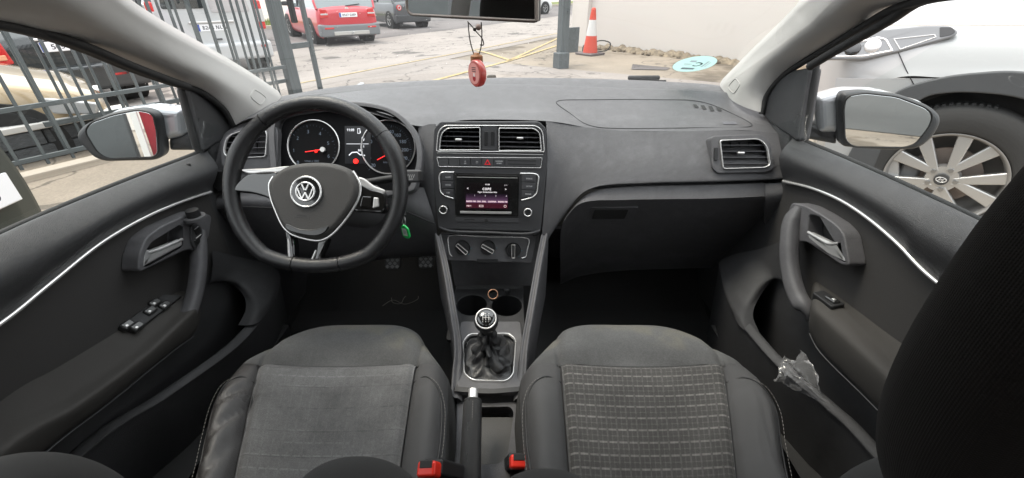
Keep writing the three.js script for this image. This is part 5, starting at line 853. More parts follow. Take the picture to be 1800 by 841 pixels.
const G = { tan: std(0xffffff, 0.9, { map: tan, bumpMap: tan, bumpScale: 0.01 }), road: std(0xffffff, 0.9, { map: asph([138, 131, 126], 0.12) }), lot: std(0xffffff, 0.9, { map: asph([100, 95, 94], 0.2) }), path: std(0xffffff, 0.9, { map: mott([154, 146, 138], 0.1, 5, 5) }), kerb: std(0xffffff, 0.85, { map: mott([168, 158, 145], 0.15, 6, 1.5) }), grass: std(0xffffff, 1, { map: mott([96, 104, 52], 0.45, 12, 3) }), yellow: std(0xffffff, 0.7, { map: mott([170, 150, 106], 0.2, 10, 0.6) }) };
struct('ground', (() => { const g = new THREE.CircleGeometry(260, 64); g.rotateX(-Math.PI / 2).translate(0, -0.32, 0); return g; })(), G.path);
struct('yard_ground', patch(-16, 26, -24, 1.2, 0, 60, 60), G.tan);
struct('gate_apron', patch(2.5, 6.6, -4.6, 1.0, 0.003, 30, 20), G.road);
struct('road', patch(-40, 60, 0.9, 7.2, 0.004, 80, 30), G.road);
struct('parking_strip', patch(-40, 60, 6.9, 13.4, 0.008, 60, 10), G.lot);
struct('kerb', (() => { const g = new THREE.BoxGeometry(100, 0.16, 0.2), m = new THREE.Matrix4().makeBasis(FD, V(0, 1, 0), FD.clone().cross(V(0, 1, 0))); return put(g, m.setPosition(yard(10, 13.5, -0.2))); })(), G.kerb);
struct('path', patch(-40, 60, 17.5, 60, 0.012, 20, 10), G.path);
{ // verge: soil sheet plus countless blades
  struct('verge', patch(-40, 60, 13.55, 17.6, 0.05, 40, 4), G.grass);
  const bl = new THREE.BufferGeometry(); bl.setAttribute('position', new THREE.Float32BufferAttribute([-0.02, 0, 0, 0.02, 0, 0, 0.005, 0.12, 0.02], 3)); bl.computeVertexNormals();
  const n = 9000, im = new THREE.InstancedMesh(bl, std(rgb(0.16, 0.19, 0.05), 0.9), n), m = new THREE.Matrix4(), c = new THREE.Color(); im.name = 'grass'; im.userData = { kind: 'stuff', label: 'short green and yellowish grass on the verge behind the parked cars', category: 'grass' };
  for (let i = 0; i < n; i++) { const p = yard(-12 + rnd() * 34, 13.7 + rnd() * 3.7); m.makeRotationY(rnd() * 6.3).scale(V(1, 0.5 + rnd() * 1.0, 1)).setPosition(p.x, -0.2, p.z); im.setMatrixAt(i, m); const k = rnd(); im.setColorAt(i, c.setRGB(0.7 + 0.9 * k, 0.9 + 0.4 * k, 0.6 + 0.5 * rnd())); }
  scene.add(im);
}
{ // worn yellow markings on the street
  const strip = (l, w) => { const P = l.map(([u, v]) => ground(u, v)), g = grid((a, b) => { const p = straight(P, a), q = straight(P, Math.min(1, a + 0.01)), q0 = straight(P, Math.max(0, a - 0.01)), d = q.sub(q0).setY(0).normalize(), x = p.x - d.z * w * (b - 0.5), z = p.z + d.x * w * (b - 0.5); return V(x, groundH(x, z) + 0.011, z); }, 40, 1); return g; };
  struct('road_marking', merge([strip([[512, 150], [700, 114], [841, 87], [985, 58]], 0.1), strip([[750, 146], [897, 107], [985, 79]], 0.08), strip([[838, 90], [897, 107]], 0.09), strip([[893, 108], [985, 66]], 0.07)]), G.yellow);
}
// white rendered wall of the neighbouring building and the broken strip at its foot
{
  const a = V(1.54, 0, -11.84), d = V(0.66, 0, 0.75).normalize(), n = V(-0.75, 0, 0.66).normalize(), b = thing('white_building', 'white rendered building wall beside the gate opening', 'building', V(1.54, -0.1, -11.84));
  const render_ = std(0xffffff, 0.85, { map: mott([206, 200, 195], 0.035, 4, 4), bumpMap: mott([128, 128, 128], 0.5, 40, 0.8), bumpScale: 0.004 });
  const m = new THREE.Matrix4().makeBasis(d, V(0, 1, 0), n);
  part('wall', put(box(12, 5.1, 5, 0.02, 2).translate(6, 2.42, -2.5), m.clone().setPosition(a)), render_, b);
  part('door_jamb', put(box(0.5, 4.9, 0.12, 0.02, 1).translate(0.3, 2.4, 0.06), m.clone().setPosition(a)), render_, b);
  const rub = thing('rubble_strip', 'rough brown strip of broken render along the foot of the white wall', 'rubble', a.clone());
  const rubble = std(0xffffff, 0.95, { map: mott([126, 114, 97], 0.3, 12, 0.6) });
  part('broken_render', grid((s, t) => { const L = 0.9 + s * 8, h = (0.1 + 0.05 * (vnoise(s * 60, 3, 60) - 0.5) + 0.05 * (vnoise(s * 160, 5, 160) - 0.5)) * Math.sin(Math.min(1, t * 1.0) * Math.PI * 0.5), o = 0.22 * (1 - t) + 0.05 * (vnoise(s * 90, t * 9, 90) - 0.5); return a.clone().addScaledVector(d, L).addScaledVector(n, Math.max(0.01, o)).setY(h + groundH(0, 0) - 0.01); }, 200, 8), rubble, rub);
  for (let k = 0; k < 26; k++) { const g = new THREE.IcosahedronGeometry(0.025 + rnd() * 0.04, 1), p = g.attributes.position; for (let i = 0; i < p.count; i++) { const q = V().fromBufferAttribute(p, i), f = 0.75 + 0.5 * hash((q.x * 90 | 0) + k * 7, (q.y * 90 | 0) + (q.z * 70 | 0)); p.setXYZ(i, q.x * f * 1.4, q.y * f * 0.8, q.z * f); } g.computeVertexNormals(); const c = a.clone().addScaledVector(d, 1.0 + rnd() * 6).addScaledVector(n, 0.12 + rnd() * 0.22); part('stone', g.rotateY(rnd() * 6).translate(c.x, 0.03, c.z), rubble, rub); }
}
// steel gate post with its track box, traffic cone, cable
const steel = std(0xffffff, 0.6, { map: mott([88, 94, 96], 0.14, 8, 0.5), metalness: 0.15 });
{
  const p = ground(985, 118), gpst = thing('gate_post', 'grey steel gate post with guide box in front of the white wall', 'gate post', p);
  const r = rotY(0.5).setPosition(p.x, 0, p.z);
  part('post', put(box(0.15, 3.2, 0.15, 0.006, 1).translate(0.02, 1.6, 0), r.clone()), steel, gpst);
  part('guide_box', put(box(0.22, 0.26, 0.2, 0.012, 2).translate(-0.06, 0.13, 0.1), r.clone()), steel, gpst);
  part('latch_plate', put(box(0.34, 0.42, 0.05, 0.006, 1).translate(0.3, 0.42, -0.15), r.clone()), steel, gpst);
  for (const y of [0.9, 1.25]) part('bolt', put(new THREE.CylinderGeometry(0.018, 0.018, 0.03, 12).rotateX(Math.PI / 2).translate(0.05, y, 0.085), r.clone()), steel, gpst);
  const c = ground(1037, 96), cone = thing('traffic_cone', 'red and white traffic cone standing by the white wall', 'traffic cone', c);
  const rd = std(rgb(0.55, 0.06, 0.03), 0.5), wh = std(rgb(0.6, 0.59, 0.58), 0.45);
  const R = y => 0.155 - 0.115 * y / 0.86, ring = (y0, y1) => new THREE.LatheGeometry([vec2(R(y0), y0), vec2(R(y0) + 0.002, y0 + 0.004), vec2(R(y1) + 0.002, y1 - 0.004), vec2(R(y1), y1)], 40).translate(c.x, c.y + 0.03, c.z);
  part('lower_body', ring(0, 0.34), rd, cone); part('white_sleeve', ring(0.34, 0.64), wh, cone); part('upper_body', ring(0.64, 0.8), rd, cone);
  part('tip', new THREE.LatheGeometry([[0.048, 0.8], [0.05, 0.82], [0.036, 0.86], [0, 0.865]].map(q => vec2(...q)), 32).translate(c.x, c.y + 0.03, c.z), rd, cone);
  part('base', [put(box(0.46, 0.045, 0.46, 0.02, 3), rotY(0.7).setPosition(c.x, c.y + 0.0235, c.z))], std(rgb(0.12, 0.1, 0.1), 0.7), cone);
  const cb = thing('black_cable', 'black cable looped on the ground behind the traffic cone', 'cable', c.clone());
  const q = (u, v, dz, y) => { const g = at(u, v, 'z', c.z - dz); return V(g.x, Math.max(0.02, y), g.z); };
  part('cable', tube([q(1024, 92, 0.25, 0.02), q(1026, 82, 0.3, 0.14), q(1040, 80, 0.35, 0.2), q(1060, 75, 0.35, 0.24), q(1073, 79, 0.35, 0.18), q(1068, 90, 0.3, 0.06), q(1050, 94, 0.3, 0.02)], 0.012, 60, 8), M.rubber, cb);
  const pt = thing('drain_slab', 'grey concrete drain slab set into the sandy yard ground', 'drain slab', ground(1150, 120));
  const P = [[1112, 114], [1178, 120], [1172, 124], [1110, 123]].map(([u, v]) => ground(u, v, 0.012));
  part('slab', (() => { const g = new THREE.BufferGeometry(); g.setAttribute('position', new THREE.Float32BufferAttribute([P[0], P[3], P[1], P[1], P[3], P[2]].flatMap(p => [p.x, p.y, p.z]), 3)); g.setAttribute('uv', new THREE.Float32BufferAttribute([0, 0, 0, 1, 1, 0, 1, 0, 0, 1, 1, 1], 2)); g.computeVertexNormals(); return g; })(), G.lot, pt);
}
// wiper arms resting at the foot of the glass
for (const [u0, v0, u1, v1, z, lab] of [[1104, 137, 1160, 136.5, -1.53, 'black passenger side wiper arm tip showing above the dashboard'], [856, 136, 872, 135.5, -1.6, 'black driver side wiper arm tip behind the hanging bottle']]) {
  const a = at(u0, v0, 'z', z), b = at(u1, v1, 'z', z), w = thing('wiper_arm', lab, 'wiper', a.clone());
  part('arm', bar(a, b, 0.016, 0.014, 0.005), M.rubber, w); part('blade', bar(a.clone().add(V(0, -0.012, 0.01)), b.clone().add(V(0.02, -0.012, 0.01)), 0.006, 0.012, 0.001), M.rubber, w);
}
// railing fence and sliding gate leaf
{
  const f = thing('railing_fence', 'grey steel railing fence with upright bars along the yard edge', 'fence', yard(0, 0)), ub = box(0.019, 2.5, 0.019, 0.002, 1), ang = Math.atan2(-FD.z, FD.x);
  const barAt = (s, d, h0, k = 1) => put(ub.clone().scale(k, 1, k), rotY(ang).setPosition(yard(s, d, h0 + 1.25)));
  for (let s = -4.4; s < 2.3; s += 0.16) part('bar', barAt(s, 0, 0.03, 1.15), steel, f);
  for (const y of [0.09, 0.47, 2.1]) part('rail', bar(yard(-4.5, 0, y), yard(2.35, 0, y), 0.03, 0.035, 0.003), steel, f);
  const g = thing('sliding_gate', 'grey sliding gate leaf with thick end post behind the railing', 'gate', yard(2.4, 0.1));
  for (let s = 0.25; s < 2.3; s += 0.135) part('bar', barAt(s, 0.12, 0.05), steel, g);
  part('end_post', put(box(0.13, 2.9, 0.1, 0.005, 1), rotY(ang).setPosition(yard(2.47, 0.1, 1.45))), steel, g);
  part('catch_post', put(box(0.045, 2.9, 0.05, 0.004, 1), rotY(ang).setPosition(yard(2.83, 0.1, 1.45))), steel, g);
  part('lower_rail', bar(yard(0.2, 0.12, 0.3), yard(2.4, 0.12, 0.3), 0.03, 0.04, 0.003), steel, g);
  part('catch_plate', put(box(0.28, 0.06, 0.03, 0.004, 1), rotY(ang).setPosition(yard(2.68, 0.1, 0.66))), steel, g);
  part('lock', put(box(0.05, 0.3, 0.07, 0.012, 2), rotY(ang).setPosition(yard(2.68, 0.1, 1.05))), M.rubber, g);
  // low wall of grey blocks with a pale coping behind the bars
  const w = thing('block_wall', 'low wall of dark grey blocks with white coping behind the railing', 'wall', yard(-1, 0.32)), bm = [0.07, 0.085, 0.1].map(k => std(0xffffff, 0.9, { map: mott([k * 900, k * 920, k * 940], 0.2, 8, 0.4), bumpMap: mott([128, 128, 128], 0.6, 14, 0.3), bumpScale: 0.008 }));
  for (let r = 0; r < 2; r++) for (let i = 0; i < 12; i++) { const s = -4.4 + i * 0.46 + (r ? 0.23 : 0); part('block', put(box(0.45, 0.118, 0.16, 0.012, 2), rotY(ang + 0.01 * (rnd() - 0.5)).setPosition(yard(s, 0.34 + 0.012 * (rnd() - 0.5), 0.06 + r * 0.124))), bm[(i * 2 + r * 5) % 3], w); }
  for (let i = 0; i < 6; i++) part('coping', put(box(0.91, 0.05, 0.2, 0.01, 2), rotY(ang).setPosition(yard(-4.2 + i * 0.92, 0.34, 0.272))), std(rgb(0.62, 0.6, 0.57), 0.85), w);
  part('footing', bar(yard(-4.6, -0.2, 0.02), yard(2.2, -0.2, 0.02), 0.14, 0.06, 0.01), G.kerb, w);
}
// what the door mirrors look back at: dark wall, white post, red hoarding
{
  const w = thing('dark_wall', 'dark grey boundary wall behind the car, seen only in the driver mirror', 'wall', V(-5, 0, 7));
  part('wall_panel', put(box(5.0, 3.0, 0.2, 0.02, 1), new THREE.Matrix4().setPosition(-5.05, 1.5, 7)), std(0xffffff, 0.9, { map: mott([88, 92, 94], 0.2, 6, 1.5) }), w);
  const p = thing('white_post', 'white post at the end of the dark wall, seen in the driver mirror', 'post', V(-2.42, 0, 6.9)); part('shaft', put(box(0.09, 3.2, 0.09, 0.01, 1), new THREE.Matrix4().setPosition(-2.42, 1.6, 6.9)), std(rgb(0.7, 0.7, 0.68), 0.6), p);
  const r = thing('red_hoarding', 'red sheet hoarding beside the white post, seen in the driver mirror', 'hoarding', V(-2.1, 0, 7)); part('sheet', put(box(1.2, 3.0, 0.08, 0.01, 1), new THREE.Matrix4().setPosition(-1.76, 1.5, 7)), std(0xffffff, 0.6, { map: mott([150, 40, 50], 0.2, 5, 1) }), r);
}

{ const w = thing('yard_wall', 'pale grey yard wall behind the car, seen only in the mirrors', 'wall', V(3, 0, 9)); part('wall_panel', put(box(10, 2.4, 0.2, 0.02, 1), new THREE.Matrix4().setPosition(3.6, 1.2, 9)), std(0xffffff, 0.9, { map: mott([120, 122, 122], 0.15, 6, 1.5) }), w); }

// ---------------------------------------------------------------- parked cars
const carGlass = phy(rgb(0.02, 0.025, 0.028), 0.04, { clearcoat: 1 }), tyreM = std(rgb(0.02), 0.85), alloy = std(rgb(0.45, 0.45, 0.45), 0.35, { metalness: 0.7 }), trimM = std(rgb(0.045, 0.047, 0.05), 0.65), lampRed = phy(rgb(0.55, 0.02, 0.02), 0.12, { clearcoat: 1 }), lampWhite = phy(rgb(0.5, 0.5, 0.5), 0.1, { clearcoat: 1 });
const lp = (name, geo, mat, parent, label) => { const o = new THREE.Mesh(Array.isArray(geo) ? merge(geo) : geo, mat); o.name = name; o.castShadow = o.receiveShadow = true; if (label) o.userData.label = label; parent.add(o); return o; };
const tr = (g, x, y, z) => g.translate(x, y, z);
function plateTex(text) { return print(512, 112, (c, w, h) => { c.fillStyle = '#e9e9ec'; c.fillRect(0, 0, w, h); c.fillStyle = '#2a4aa8'; c.fillRect(0, 0, 48, h); c.fillStyle = '#23242a'; c.font = 'bold 84px sans-serif'; c.textAlign = 'center'; c.fillText(text, 282, 88, 430); }); }
function smallWheel(parent, x, z, r = 0.31) {
  const s = Math.sign(x), w = lp('wheel', new THREE.LatheGeometry([[r * 0.62, -0.09], [r * 0.93, -0.1], [r, -0.07], [r, 0.07], [r * 0.93, 0.1], [r * 0.62, 0.09]].map(q => vec2(...q)), 40).rotateZ(Math.PI / 2).translate(x, r, z), tyreM, parent);
  lp('rim', [new THREE.CylinderGeometry(r * 0.62, r * 0.62, 0.02, 32).rotateZ(Math.PI / 2).translate(x + s * 0.03, r, z)], trimM, w);
  const sp = []; for (let k = 0; k < 5; k++) sp.push(box(0.03, r * 0.6, r * 0.2, 0.008, 2).translate(0, r * 0.31, 0).rotateX(k * Math.PI * 0.4).translate(x + s * 0.065, r, z)); sp.push(new THREE.TorusGeometry(r * 0.6, 0.018, 8, 36).rotateY(Math.PI / 2).translate(x + s * 0.07, r, z));
  lp('spokes', sp, alloy, w);
}
function makeCar(o) {   // forward is -z, base at the ground centre
  const car = thing(o.name, o.label, o.category || 'car', o.at, o.group); car.rotation.y = Math.atan2(-o.f[0], -o.f[1]);
  const { L, W, H } = o, w = W / 2, bl = o.belt, zr = L / 2, zf = -L / 2, lo = 0.2;
  const paint = o.paint, boot = o.boot ?? 0.12;
  const st = [[zr, 0.80, 0.34, bl - 0.16], [zr - 0.03, 0.93, 0.26, bl - 0.08], [zr - 0.12, 0.985, lo, bl], [zr - 0.6, 1, lo, bl], [0, 1, lo, bl - 0.02], [zf + o.hood + 0.1, 0.995, lo, bl - 0.05], [zf + o.hood * 0.55, 0.98, lo, bl - 0.13], [zf + 0.22, 0.93, lo + 0.02, bl - 0.24], [zf + 0.06, 0.84, lo + 0.06, bl - 0.33], [zf, 0.66, 0.34, bl - 0.42]];
  const sec = ([z, k, y0, y1]) => { const a = w * k, h = y1 - y0, half = [[a * 0.9, y0], [a * 0.975, y0 + h * 0.13], [a, y0 + h * 0.4], [a * 0.995, y0 + h * 0.62], [a * 0.97, y0 + h * 0.86], [a * 0.92, y1 - 0.005], [a * 0.8, y1 + 0.02], [a * 0.4, y1 + 0.045], [0, y1 + 0.05]]; return [...half.map(([x, y]) => V(x, y, z)), ...half.slice(0, -1).reverse().map(([x, y]) => V(-x, y, z))]; };
  const rows = st.map(sec), endR = rows[0].map(p => V(p.x * 0.5, 0.5 + (p.y - 0.5) * 0.5, p.z + 0.004)), endF = rows[rows.length - 1].map(p => V(p.x * 0.5, 0.5 + (p.y - 0.5) * 0.5, p.z - 0.004));
  const mid = (r, z) => r.map(() => V(0, 0.5, z));
  lp('body', grid((s, t) => straight([mid(endR, zr + 0.005), endR, ...rows, endF, mid(endF, zf - 0.005)].map(r => along(r, s)), t), 64, 78), paint, car);
  // greenhouse
  const rt = o.roofTop ?? 0.34, gh = [[zr - boot, 0.9, 0.001], [zr - boot - 0.1, 0.93, (H - bl) * 0.45], [zr - rt, 0.76, H - bl - 0.02], [zr - rt - 0.3, 0.76, H - bl], [zf + o.hood + o.screen, 0.74, H - bl - 0.01], [zf + o.hood + o.screen * 0.5, 0.82, (H - bl) * 0.55], [zf + o.hood, 0.88, 0.001]];
  const gs = gh.map(([z, k, h]) => { const t = h / (H - bl), b = w * 0.93, a = w * k; return [V(b, bl - 0.03, z), V(b * (1 - t) + (b * 0.93) * t, bl + h * 0.35, z), V(b * (1 - t) + (a * 1.04) * t, bl + h * 0.8, z), V(a * (t > 0.5 ? 0.93 : 0.98), bl + h * 0.985, z), V(0, bl + h + 0.03 * t, z), V(-a * (t > 0.5 ? 0.93 : 0.98), bl + h * 0.985, z), V(-(b * (1 - t) + (a * 1.04) * t), bl + h * 0.8, z), V(-(b * (1 - t) + (b * 0.93) * t), bl + h * 0.35, z), V(-b, bl - 0.03, z)]; });
  lp('windows', grid((s, t) => straight(gs.map(r => along(r, s)), t), 48, 36), o.glass || carGlass, car);
  const up = (r, d) => r.map(p => V(p.x * (1 + d * 0.5), p.y + d, p.z));
  lp('roof', skin(grid((s, t) => straight([up(gs[2], 0.006), up(gs[3], 0.008), up(gs[4], 0.006)].map(r => along(r, 0.3 + 0.4 * s)), t), 24, 16), 0.02), paint, car);
  for (const s of [-1, 1]) for (const list of [[gs[6], gs[5], gs[4]], [gs[0], gs[1], gs[2]]]) lp('pillar', tube(list.map((r, i) => { const p = r[i === 0 ? 0 : 2].clone(); p.x *= s; return p; }), 0.035, 16, 8), paint, car);
  for (const s of [-1, 1]) { lp('window_post', tube([V(s * w * 0.925, bl, 0.1), V(s * w * 0.9, bl + (H - bl) * 0.4, 0.11), V(s * w * 0.79, H - 0.06, 0.14)], 0.03, 10, 8), trimM, car); lp('door_mirror', [tr(box(0.2, 0.13, 0.09, 0.04, 3), s * (w + 0.1), bl + 0.06, zf + o.hood + 0.35)], o.mirrorMat || paint, car); }
  for (const z of [zr - o.rear, zf + o.front]) for (const s of [-1, 1]) {
    if (o.skipWheel && o.skipWheel(s, z)) continue;
    lp('wheel_arch', tr(new THREE.CylinderGeometry((o.wr || 0.31) * 1.17, (o.wr || 0.31) * 1.17, 0.3, 36).rotateZ(Math.PI / 2), s * (w - 0.145), o.wr || 0.31, z), M.cavity, car); smallWheel(car, s * (w - 0.075), z, o.wr || 0.31);
  }
  if (o.plate) { const z = zr + (o.plateOut ?? 0.014), p = lp('number_plate', tr(box(0.53, 0.12, 0.012, 0.004, 1), o.plateX || 0, o.plateY, z), std(rgb(0.7), 0.5), car); lp('plate_print', new THREE.PlaneGeometry(0.52, 0.11).translate(o.plateX || 0, o.plateY, z + 0.0075), std(0xffffff, 0.5, { map: plateTex(o.plate) }), p); }
  o.more?.(car, { w, zr, zf, bl, H, L });
  return car;
}
const carPaint = (r, g, b, rough = 0.3) => phy(rgb(r, g, b), rough, { clearcoat: 1, clearcoatRoughness: 0.03 });
const nrm = (x, z) => { const l = Math.hypot(x, z); return [x / l, z / l]; };
// places a car so that a point given in its own axes (right, up, back) lands on a world point
function seatCar(f, local, world, gy) { const b = V(-f[0], 0, -f[1]), r = b.clone().cross(V(0, 1, 0)).negate(); const fw = V(f[0], 0, f[1]), right = fw.clone().cross(V(0, 1, 0)); const p = world.clone().addScaledVector(right, -local[0]).addScaledVector(b, -local[2]); p.y = gy; return p; }
{
  // red estate, tail towards the yard
  const f = nrm(-0.6, -0.8);
  makeCar({ name: 'red_estate_car', label: 'red estate car with grey plastic bumper parked tail to the street', f, L: 4.55, W: 1.8, H: 1.53, belt: 0.98, hood: 1.15, screen: 0.75, rear: 0.85, front: 0.85, wr: 0.33, boot: 0.1, roofTop: 0.45, paint: carPaint(0.5, 0.025, 0.04), plate: '0527 GMP', plateY: 0.80, glass: phy(rgb(0.22, 0.26, 0.27), 0.08, { clearcoat: 1 }), mirrorMat: trimM,
    at: seatCar(f, [0, 0.78, 2.28], at(612, 28, 'y', 0.52), -0.25), group: 'cars parked across the street', more: (c, { w, zr }) => {
      lp('rear_bumper', slab(outline([vec2(-w * 0.98, 0.24), vec2(w * 0.98, 0.24), vec2(w * 0.99, 0.58), vec2(w * 0.7, 0.55), vec2(-w * 0.7, 0.55), vec2(-w * 0.99, 0.58)], 0.06), 0.3, 0.05, 4).translate(0, 0, zr - 0.2), std(rgb(0.17, 0.18, 0.19), 0.6), c);
      lp('skid_plate', tr(box(1.05, 0.1, 0.04, 0.015, 2), 0, 0.33, zr + 0.11), std(rgb(0.45, 0.44, 0.42), 0.5), c);
      lp('tow_ball', [tr(new THREE.SphereGeometry(0.03, 16, 12), 0, 0.36, zr + 0.22), tr(box(0.04, 0.04, 0.12, 0.01), 0, 0.31, zr + 0.17)], std(rgb(0.5), 0.4), c);
      for (const s of [-1, 1]) { const l = lp('tail_light', slab(outline([vec2(s * w * 0.9, 0.72), vec2(s * w * 0.62, 0.74), vec2(s * w * 0.66, 0.95), vec2(s * w * 0.86, 0.97)], 0.03), 0.1, 0.02, 3).translate(0, 0, zr - 0.08), lampRed, c); lp('light_band', tr(box(0.2, 0.04, 0.02, 0.01, 2), s * w * 0.76, 0.83, zr + 0.018), lampWhite, l); lp('reflector', tr(box(0.26, 0.045, 0.02, 0.01, 2), s * w * 0.7, 0.47, zr + 0.1), lampRed, c); }
      lp('badge', new THREE.CylinderGeometry(0.05, 0.05, 0.02, 28).rotateX(Math.PI / 2).translate(0, 0.955, zr - 0.04), M.satin, c);
      lp('wiper', bar(V(0, 1.03, zr - 0.1), V(0.42, 1.07, zr - 0.11), 0.02, 0.02, 0.004), M.rubber, c);
    } });
  // small dark car beside it
  const f2 = nrm(-0.62, -0.78);
  makeCar({ name: 'small_dark_car', label: 'small dark grey city car with round tail light parked beside the red estate', f: f2, L: 3.6, W: 1.62, H: 1.5, belt: 0.95, hood: 0.75, screen: 0.7, rear: 0.6, front: 0.65, wr: 0.3, boot: 0.16, roofTop: 0.42, paint: carPaint(0.045, 0.05, 0.058), plate: '4410 HKL', plateY: 0.7,
    at: seatCar(f2, [-0.62, 0.78, 1.75], at(699, 12, 'y', 0.56), -0.25), group: 'cars parked across the street', more: (c, { w, zr }) => {
      for (const s of [-1, 1]) { const l = lp('tail_light', new THREE.CylinderGeometry(0.1, 0.1, 0.06, 32).rotateX(Math.PI / 2).translate(s * w * 0.74, 0.78, zr + 0.0), lampRed, c); lp('lens_ring', new THREE.TorusGeometry(0.06, 0.014, 8, 30).translate(s * w * 0.74, 0.78, zr + 0.035), lampWhite, l); }
      lp('rear_bumper', slab(outline([vec2(-w * 0.96, 0.24), vec2(w * 0.96, 0.24), vec2(w * 0.97, 0.52), vec2(-w * 0.97, 0.52)], 0.06), 0.26, 0.05, 4).translate(0, 0, zr - 0.2), trimM, c);
    } });
  // silver-white van right behind the gate
  const f3 = nrm(-0.66, -0.75);
  makeCar({ name: 'white_van', label: 'white van with tall red and white tail lights parked behind the gate bars', category: 'van', f: f3, L: 4.4, W: 1.8, H: 1.82, belt: 1.08, hood: 0.8, screen: 0.7, rear: 0.75, front: 0.8, wr: 0.32, boot: 0.03, roofTop: 0.1, paint: carPaint(0.5, 0.51, 0.52), plate: '8244 NLW', plateY: 0.82,
    at: seatCar(f3, [0, 0.82, 2.2], at(374, 48, 'y', 0.62), -0.2), group: 'cars parked across the street', more: (c, { w, zr }) => {
      const wm = carPaint(0.5, 0.51, 0.52);
      lp('rear_door', slab(outline([vec2(-w * 0.93, 0.5), vec2(w * 0.93, 0.5), vec2(w * 0.9, 1.05), vec2(w * 0.78, 1.75), vec2(-w * 0.78, 1.75), vec2(-w * 0.9, 1.05)], 0.06), 0.06, 0.02, 3).translate(0, 0, zr - 0.045), wm, c);
      lp('rear_window', slab(outline([vec2(-w * 0.76, 1.13), vec2(-0.04, 1.13), vec2(-0.04, 1.66), vec2(-w * 0.66, 1.66)], 0.05), 0.012, 0.003).translate(0, 0, zr + 0.013), carGlass, c);
      lp('rear_window', slab(outline([vec2(w * 0.76, 1.06), vec2(0.04, 1.06), vec2(0.04, 1.66), vec2(w * 0.66, 1.66)], 0.05), 0.012, 0.003).translate(0, 0, zr + 0.013), phy(rgb(0.45, 0.43, 0.44), 0.25, { clearcoat: 1 }), c, 'pale blanked off rear window');
      lp('rear_bumper', slab(outline([vec2(-w * 0.99, 0.25), vec2(w * 0.99, 0.25), vec2(w * 0.99, 0.56), vec2(-w * 0.99, 0.56)], 0.07), 0.28, 0.06, 4).translate(0, 0, zr - 0.14), wm, c);
      lp('plate_bar', tr(box(0.72, 0.03, 0.03, 0.01, 2), 0, 0.91, zr + 0.03), M.satin, c);
      lp('handle', tr(box(0.12, 0.03, 0.03, 0.01, 2), 0.03, 0.62, zr + 0.03), trimM, c);
      for (const s of [-1, 1]) { const l = lp('tail_light', tr(box(0.11, 0.5, 0.1, 0.03, 3), s * w * 0.93, 1.0, zr - 0.01), lampRed, c); lp('white_lens', tr(box(0.112, 0.22, 0.02, 0.008, 2), s * w * 0.93, 0.99, zr + 0.036), lampWhite, l); lp('reflector', tr(box(0.1, 0.04, 0.02, 0.008, 2), s * w * 0.82, 0.47, zr + 0.145), lampRed, c); }
    } });
  // black hatchback behind the beige car
  const f4 = nrm(-0.86, -0.5);
  makeCar({ name: 'black_hatchback', label: 'black hatchback parked tail towards the railing behind the beige car', f: f4, L: 3.7, W: 1.64, H: 1.48, belt: 0.98, hood: 0.8, screen: 0.7, rear: 0.6, front: 0.7, wr: 0.3, boot: 0.2, roofTop: 0.5, paint: carPaint(0.012, 0.016, 0.018), plate: '5091 KDC', plateY: 0.82,
    at: seatCar(f4, [0, 0.82, 1.85], at(116, 80, 'y', 0.6), -0.22), group: 'cars parked across the street', more: (c, { w, zr }) => {
      for (const s of [-1, 1]) { const l = lp('tail_light', slab(outline([vec2(s * w * 0.92, 0.66), vec2(s * w * 0.68, 0.66), vec2(s * w * 0.72, 0.93), vec2(s * w * 0.88, 0.95)], 0.03), 0.1, 0.02, 3).translate(0, 0, zr - 0.09), lampRed, c); lp('amber_lens', tr(box(0.1, 0.06, 0.02, 0.01), s * w * 0.8, 0.74, zr + 0.012), std(rgb(0.75, 0.35, 0.2), 0.3), l); lp('reflector', tr(box(0.22, 0.05, 0.02, 0.01), s * w * 0.55, 0.42, zr + 0.07), lampRed, c); }
      lp('chrome_bar', tr(box(0.6, 0.03, 0.03, 0.01), 0, 0.91, zr + 0.01), M.chrome, c);
      lp('rear_bumper', slab(outline([vec2(-w * 0.97, 0.24), vec2(w * 0.97, 0.24), vec2(w * 0.98, 0.58), vec2(-w * 0.98, 0.58)], 0.06), 0.24, 0.05, 4).translate(0, 0, zr - 0.16), carPaint(0.012, 0.016, 0.018), c);
    } });
  // beige saloon alongside the railing
  const f5 = nrm(0.7, -0.71);
  makeCar({ name: 'beige_car', label: 'beige metallic car with its headlight just behind the railing', f: f5, L: 4.2, W: 1.7, H: 1.45, belt: 0.92, hood: 1.1, screen: 0.8, rear: 0.75, front: 0.72, wr: 0.31, boot: 0.5, roofTop: 1.0, paint: phy(rgb(0.4, 0.3, 0.18), 0.35, { metalness: 0.35, clearcoat: 1 }), at: seatCar(f5, [0.6, 0.6, -1.82], at(112, 172, 'y', 0.42), -0.2), group: 'cars parked across the street', more: (c, { w, zf }) => {
      for (const s of [-1, 1]) { const l = lp('headlight', slab(outline([vec2(-0.02, 0.0), vec2(0.36, -0.03), vec2(0.4, 0.06), vec2(0.02, 0.13)], 0.03), 0.05, 0.015, 3).rotateY(s > 0 ? 1.05 : -1.05 + Math.PI * 0).translate(s * w * 0.86, 0.54, zf + (s > 0 ? 0.42 : 0.15)), lampWhite, c); }
      lp('bumper_line', tr(box(1.3, 0.05, 0.05, 0.02), 0, 0.44, zf + 0.04), trimM, c);
      lp('badge', new THREE.CylinderGeometry(0.05, 0.05, 0.03, 24).rotateX(Math.PI / 2).translate(0, 0.56, zf + 0.02), M.chrome, c);
    } });
  // dark car whose corner and plate just enter the driver window
  const f6 = nrm(-1, 0.05);
